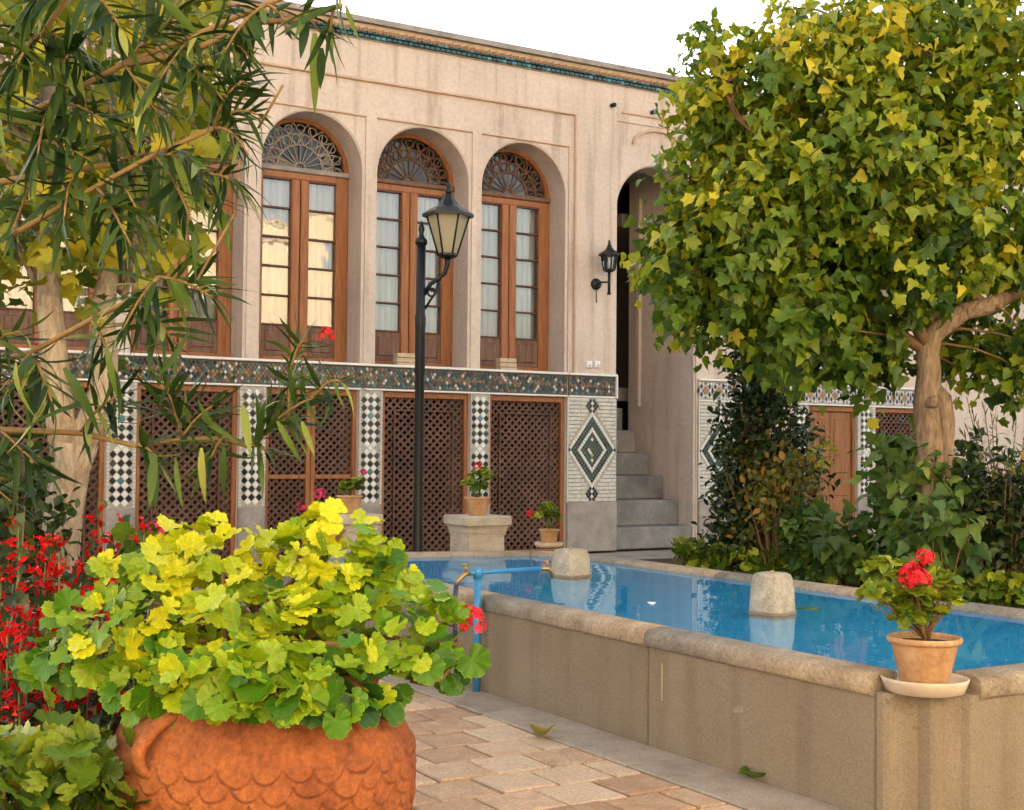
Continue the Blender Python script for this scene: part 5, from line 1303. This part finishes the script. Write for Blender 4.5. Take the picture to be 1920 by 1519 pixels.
for bx_, by_, br in blobs:
    c0 = A_(bx_, by_, 9+random.uniform(-.45, .45)); r0 = br*9/FPX
    for k in range(max(4, int(NC*br*br/tot))):
        d = rv().normalized()
        c = c0+Vector((d.x*r0, d.y*r0*1.3, d.z*r0))*(.42+.6*random.random()**.6+(.3 if random.random() < .10 else 0))
        if k % 9 == 0:
            root = min(random.sample(DEN, 40), key=lambda p: (p-c).length+.6*max(0, p.z-c.z))
            limbs.tube(bez(root, root.lerp(c, .5)+Vector((0,0,.08))+rv(.06), c, 5), [.014, .010, .008, .006, .003], 5)
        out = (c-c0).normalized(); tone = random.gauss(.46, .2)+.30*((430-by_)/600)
        for q in range(13):
            p = c+Vector((random.gauss(0,.07),random.gauss(0,.07),random.gauss(0,.085)))
            ax = out*.5+rv(.5)+Vector((0,0,-.65)); up = Vector((0,0,.9))+out*.5+rv(.62)
            x_, y_, z_ = proj(p)
            if 1090 < x_ < 1172 and 430 < y_ < 575: continue
            if z_ < 9.25 and ((1695 < x_ < 1800 and 598 < y_ < 780) or (1780 < x_ < 1885 and 540 < y_ < 640)): continue
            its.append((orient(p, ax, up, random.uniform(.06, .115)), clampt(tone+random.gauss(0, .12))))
limbs.build('limb', 'wstem', rt)
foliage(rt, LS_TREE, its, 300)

# ---- shrubs of the right bed
def shrub(name, label, cat, blobs, base_px, Z, ls, nleaf, size, tint, nobj, seed, group=None, axis=Vector((0,0,.1)), heads=(), hr=.05, hm='petal', stem='wstem', clus=5, spread=.05, zb=.1, floor=True):
    random.seed(seed); b0 = at(base_px[0], base_px[1], Z); b0.z = zb
    t = thing(name, label, cat, b0, group); st = MB(); its = []
    tot = sum(r*r for *_, r in blobs)
    for px, py, r in blobs:
        dz = random.uniform(-.25, .25); c0 = at(px, py, Z+dz); r0 = r*Z/FPX
        for k in range(max(3, int(nleaf*r*r/tot/clus))):
            d = rv().normalized(); c = c0+d*r0*(.35+.68*random.random()**.7)
            if floor and c.z < zb+.03: c.z = zb+.03+random.random()*.08
            if k % 7 == 0: 
                rt_ = b0+rv(.04); rt_.z = zb-.03; st.tube(bez(rt_, rt_.lerp(c, .5)+Vector((0,0,.12)), c, 5), [.010, .008, .006, .005, .003], 5)
            for q in range(clus):
                p = c+rv(spread); its.append((orient(p, d*.5+rv(.5)+axis, Vector((0,0,.8))+d*.7-AF*.2+rv(.4), size*(.7+.6*random.random())), clampt(random.gauss(*tint)+.12*d.z)))
    for h in heads:
        hp = at(h[0], h[1], Z-.25*(1 if len(h) < 3 else h[2])); bb = Vector((hp.x, hp.y, zb)).lerp(b0, .4)
        st.tube([bb, bb.lerp(hp, .5), hp], .004, 5); flower_head(t, hp, hr, hm, 22)
    st.build('stem', stem, t)
    foliage(t, ls, its, min(nobj, len(its)))
    return t
shrub('evergreen_shrub', 'tall dark evergreen shrub right of the staircase', 'shrub', [(1420,700,60),(1410,760,55),(1440,820,85),(1400,870,55),(1430,930,95),(1385,980,55),(1470,1000,80),(1400,660,35),(1365,820,22),(1490,880,60),(1375,930,40),(1440,650,30),(1360,1010,35),(1400,1030,50)], (1430,1050), 11, LS_DARK, 6500, .068, (.42,.22), 150, 61)
shrub('rose_shrub', 'rose shrub with browning leaves in front of the dark evergreen', 'shrub', [(1430,860,40),(1470,890,50),(1440,930,45),(1490,950,50),(1420,980,40),(1500,900,30),(1395,860,25)], (1460,1040), 10.5, LS_ROSE, 900, .065, (.55,.25), 200, 62)
yl = shrub('golden_shrub', 'small shrub with a bright yellow leaf tuft before the wooden door', 'shrub', [(1505,975,30),(1535,1005,38),(1500,1010,36)], (1530,1050), 10.3, LS_MID, 300, .085, (.4,.25), 160, 63)
random.seed(64); its = []
LS_YT = leafset([ovate(1, .5, .25)], 'yellowleaf', [.2, .6, 1])
for k in range(34):
    d = rv().normalized(); its.append((orient(at(1543, 853, 10.3)+d*.06, d+rv(.3), Vector((0,0,1))+rv(.4), .075), random.random()))
foliage(yl, LS_YT, its, 40); MB().tube([at(1530,1000,10.3), at(1543,860,10.3)], .006, 5).build('stem', 'stem', yl)
shrub('hollyhock', 'tall hollyhock with broad green leaves left of the knotted trunk', 'hollyhock', [(1700,820,36),(1660,850,34),(1690,880,42),(1720,920,40),(1680,940,40),(1735,870,30),(1710,970,50),(1660,980,40),(1700,1010,50),(1650,905,26)], (1700,1040), 9.6, LS_MID, 300, .12, (.55,.25), 260, 65, axis=Vector((0,0,-.4)), clus=3, spread=.06)
shrub('mallow_plant', 'low mallow with rounded leaves between the rose shrub and the hollyhock', 'plant', [(1575,1010,40),(1600,1020,48),(1560,1030,45),(1630,1030,45),(1540,1040,40)], (1590,1060), 9.8, LS_MID, 330, .11, (.35,.22), 260, 66, axis=Vector((0,0,-.3)), clus=3, spread=.06)
shrub('dark_undergrowth', 'dark leafy bush right of the knotted trunk', 'shrub', [(1790,900,45),(1800,960,60),(1770,1000,60),(1830,1000,55),(1740,1010,50),(1850,960,40),(1820,860,30)], (1790,1050), 9.9, LS_DARK, 2200, .08, (.45,.2), 120, 67)
shrub('climbing_vine', 'broad-leaved vine climbing over the foot of the knotted trunk', 'vine', [(1745,930,38),(1770,900,34),(1730,980,50),(1780,980,50),(1755,860,26),(1715,1000,45),(1800,1010,45),(1750,1030,55),(1690,1040,45)], (1755,1050), 8.75, LS_MID, 330, .105, (.45,.25), 300, 70, axis=Vector((0,0,-.4)), clus=3, spread=.05)
shrub('laurel_bush', 'dark glossy bush filling the right edge of the planting bed', 'shrub', [(1850,980,60),(1900,960,60),(1880,1020,60),(1820,1030,50),(1920,900,50),(1940,1020,60)], (1880,1070), 9.4, LS_DARK, 1500, .075, (.5,.22), 120, 71)
random.seed(68)
o2 = thing('oleander', 'thin oleander bush at the right edge of the photo', 'oleander', at(1880, 1060, 11).xy.to_3d()+Vector((0,0,.1)))
its = []; st = MB()
for k in range(75):
    e = at(random.uniform(1800, 1970), random.uniform(745, 1020), random.uniform(10.3, 11.6)); r_ = Vector(o2.location)+rv(.07); r_.z = .08
    pts = bez(r_, r_.lerp(e, .5)+Vector((0,0,.3)), e, 6); st.tube(pts, [.012,.010,.008,.006,.004,.003], 5); spray(its, pts, 26, .105, tint=(.38,.25), start=.3, hang=.3)
st.build('stem', 'wstem', o2); foliage(o2, LS_OLE, its, 200)
HG = 'low geraniums edging the right side of the pool'
specs = [((1295,1045),11.2,[(1283,1040,24),(1305,1045,22)],[],'leftmost low geranium along the far pool edge, without a bloom'),
 ((1350,1052),11.0,[(1335,1052,24),(1360,1050,24)],[(1383,1044)],'low geranium with one red bloom below the dark evergreen shrub'),
 ((1410,1062),10.7,[(1400,1058,26),(1425,1060,24)],[],'low flowerless geranium behind the nearer fountain block'),
 ((1470,1066),10.4,[(1460,1064,27),(1485,1066,24)],[],'low geranium just right of the nearer fountain block'),
 ((1530,1074),10.1,[(1515,1070,27),(1540,1074,26)],[],'low geranium left of the red bloom by the mallow'),
 ((1585,1080),9.9,[(1570,1078,27),(1600,1078,26)],[(1569,1047)],'low geranium with a red bloom below the mallow'),
 ((1810,1112),9.0,[(1795,1105,30),(1825,1108,28)],[(1820,1068)],'low geranium with a red bloom right of the potted geranium'),
 ((1870,1118),8.8,[(1855,1112,30),(1885,1116,28)],[],'low geranium right of the one with the rightmost red bloom'),
 ((1320,1050),11.1,[(1322,1050,24)],[],'low geranium between the leftmost one and the first red bloom'),
 ((1650,1085),9.6,[(1640,1080,28),(1668,1084,26)],[],'low geranium just left of the potted geranium'),
 ((1910,1122),8.7,[(1915,1118,30),(1935,1120,30)],[],'low geranium cut by the right edge of the photo'),
 ((1740,1095),9.3,[(1720,1092,28),(1755,1096,28)],[],'low geranium directly behind the potted geranium')]
for i, (bp_, Z, bl, hd, lab) in enumerate(specs):
    shrub('low_geranium', lab, 'geranium', bl, bp_, Z, LS_GER2, 100, .042, (.45,.28), 110, 80+i, HG, heads=[(h[0], h[1], 0) for h in hd], hr=.045, stem='stem', clus=4, spread=.03, zb=.12)

# ---- left bed: scarlet salvias, geraniums
SG = 'scarlet salvias in the left flower bed'
def salvia(px, py, Z, h, w_, nsp, seed):
    random.seed(seed); b0 = at(px, py, Z); top_z = b0.z; b0.z = .04
    t = thing('salvia', 'scarlet salvia with loose flower spikes in the left flower bed', 'salvia', b0, SG)
    st = MB(); its = []; fl = MB(); T = []
    for k in range(nsp):
        e = Vector((b0.x, b0.y, top_z))+Vector((random.gauss(0, w_), random.gauss(0, w_), random.gauss(0, h)))
        r_ = b0+rv(.03); r_.z = .03; pts = bez(r_, Vector((e.x*.7+r_.x*.3, e.y*.7+r_.y*.3, (e.z+r_.z)*.5)), e, 7)
        st.tube(pts, [.005,.005,.004,.004,.003,.003,.002], 4); spray(its, pts, 24, .065, tint=(.4,.25), wid=2.0, hang=.2, start=.25)
        tg = (pts[-1]-pts[-3]).normalized()
        for q in range(10):
            s_ = random.random(); p = e-tg*s_*.15+rv(.009); d = (rv().normalized()+tg*.6+Vector((0,0,-.2))).normalized(); u = d.orthogonal().normalized(); v = d.cross(u); L = .034+.020*random.random(); t0 = random.random()
            q_ = [p, p+d*L*.6+u*.011, p+d*L, p+d*L*.6-u*.011, p+d*L*.6+v*.011, p+d*L*.6-v*.011, p+d*L*1.2+v*.014, p+d*L*1.1+u*.015]
            fl.add(q_, [(0,1,2,3),(0,4,2,5),(2,6,7)]); T += [t0]*8
    st.build('stem', 'stem', t); fl.build('flower_spike', 'petal_salvia', t, 'stuff', tint=T, fix=False)
    foliage(t, LS_SAL, its, 30)
for i, (px, py, Z) in enumerate(((60,1040,4.9),(130,1080,4.7),(215,1010,5.2),(40,1150,4.3),(110,1130,4.5),(190,1060,4.9),(20,1220,4.0),(60,1320,3.8),(120,1300,3.9),(180,1330,4.0),(215,1400,3.8),(250,1040,5.0),(-20,1100,4.4),(20,1340,3.7),(90,1220,4.2))):
    salvia(px, py, Z, .06, .075, 7, 100+i)
shrub('green_geranium', 'green zonal geranium at the bottom left corner of the photo', 'geranium', [(40,1415,60),(60,1470,70),(20,1500,60),(100,1440,40)], (50,1700), 3.3, LS_GER2, 110, .042, (.5,.25), 90, 120, clus=2, spread=.04, zb=.05)
shrub('green_geranium', 'green zonal geranium against the left side of the large planter', 'geranium', [(170,1480,55),(140,1510,50),(205,1450,40),(100,1520,50)], (160,1700), 3.45, LS_GER2, 110, .040, (.35,.22), 90, 121, clus=2, spread=.04, zb=.05)
shrub('pink_geranium', 'geranium with a pink bloom at the back of the left bed', 'geranium', [(290,1040,40),(320,1060,50),(270,1080,40)], (300,1150), 4.9, LS_GER2, 70, .05, (.3,.2), 80, 122, heads=[(300,993,0)], hr=.045, hm='petal_pink', clus=2, spread=.04, zb=.05)
shrub('dark_shrub', 'dark leafy undergrowth along the left edge behind the salvias', 'shrub', [(10,900,70),(40,960,70),(-40,1000,80),(90,1000,40),(20,1060,60),(150,1130,50),(60,1130,60),(130,1210,60),(210,1130,50)], (0,1200), 5.4, LS_DARK, 1100, .06, (.45,.2), 100, 123, zb=.05)
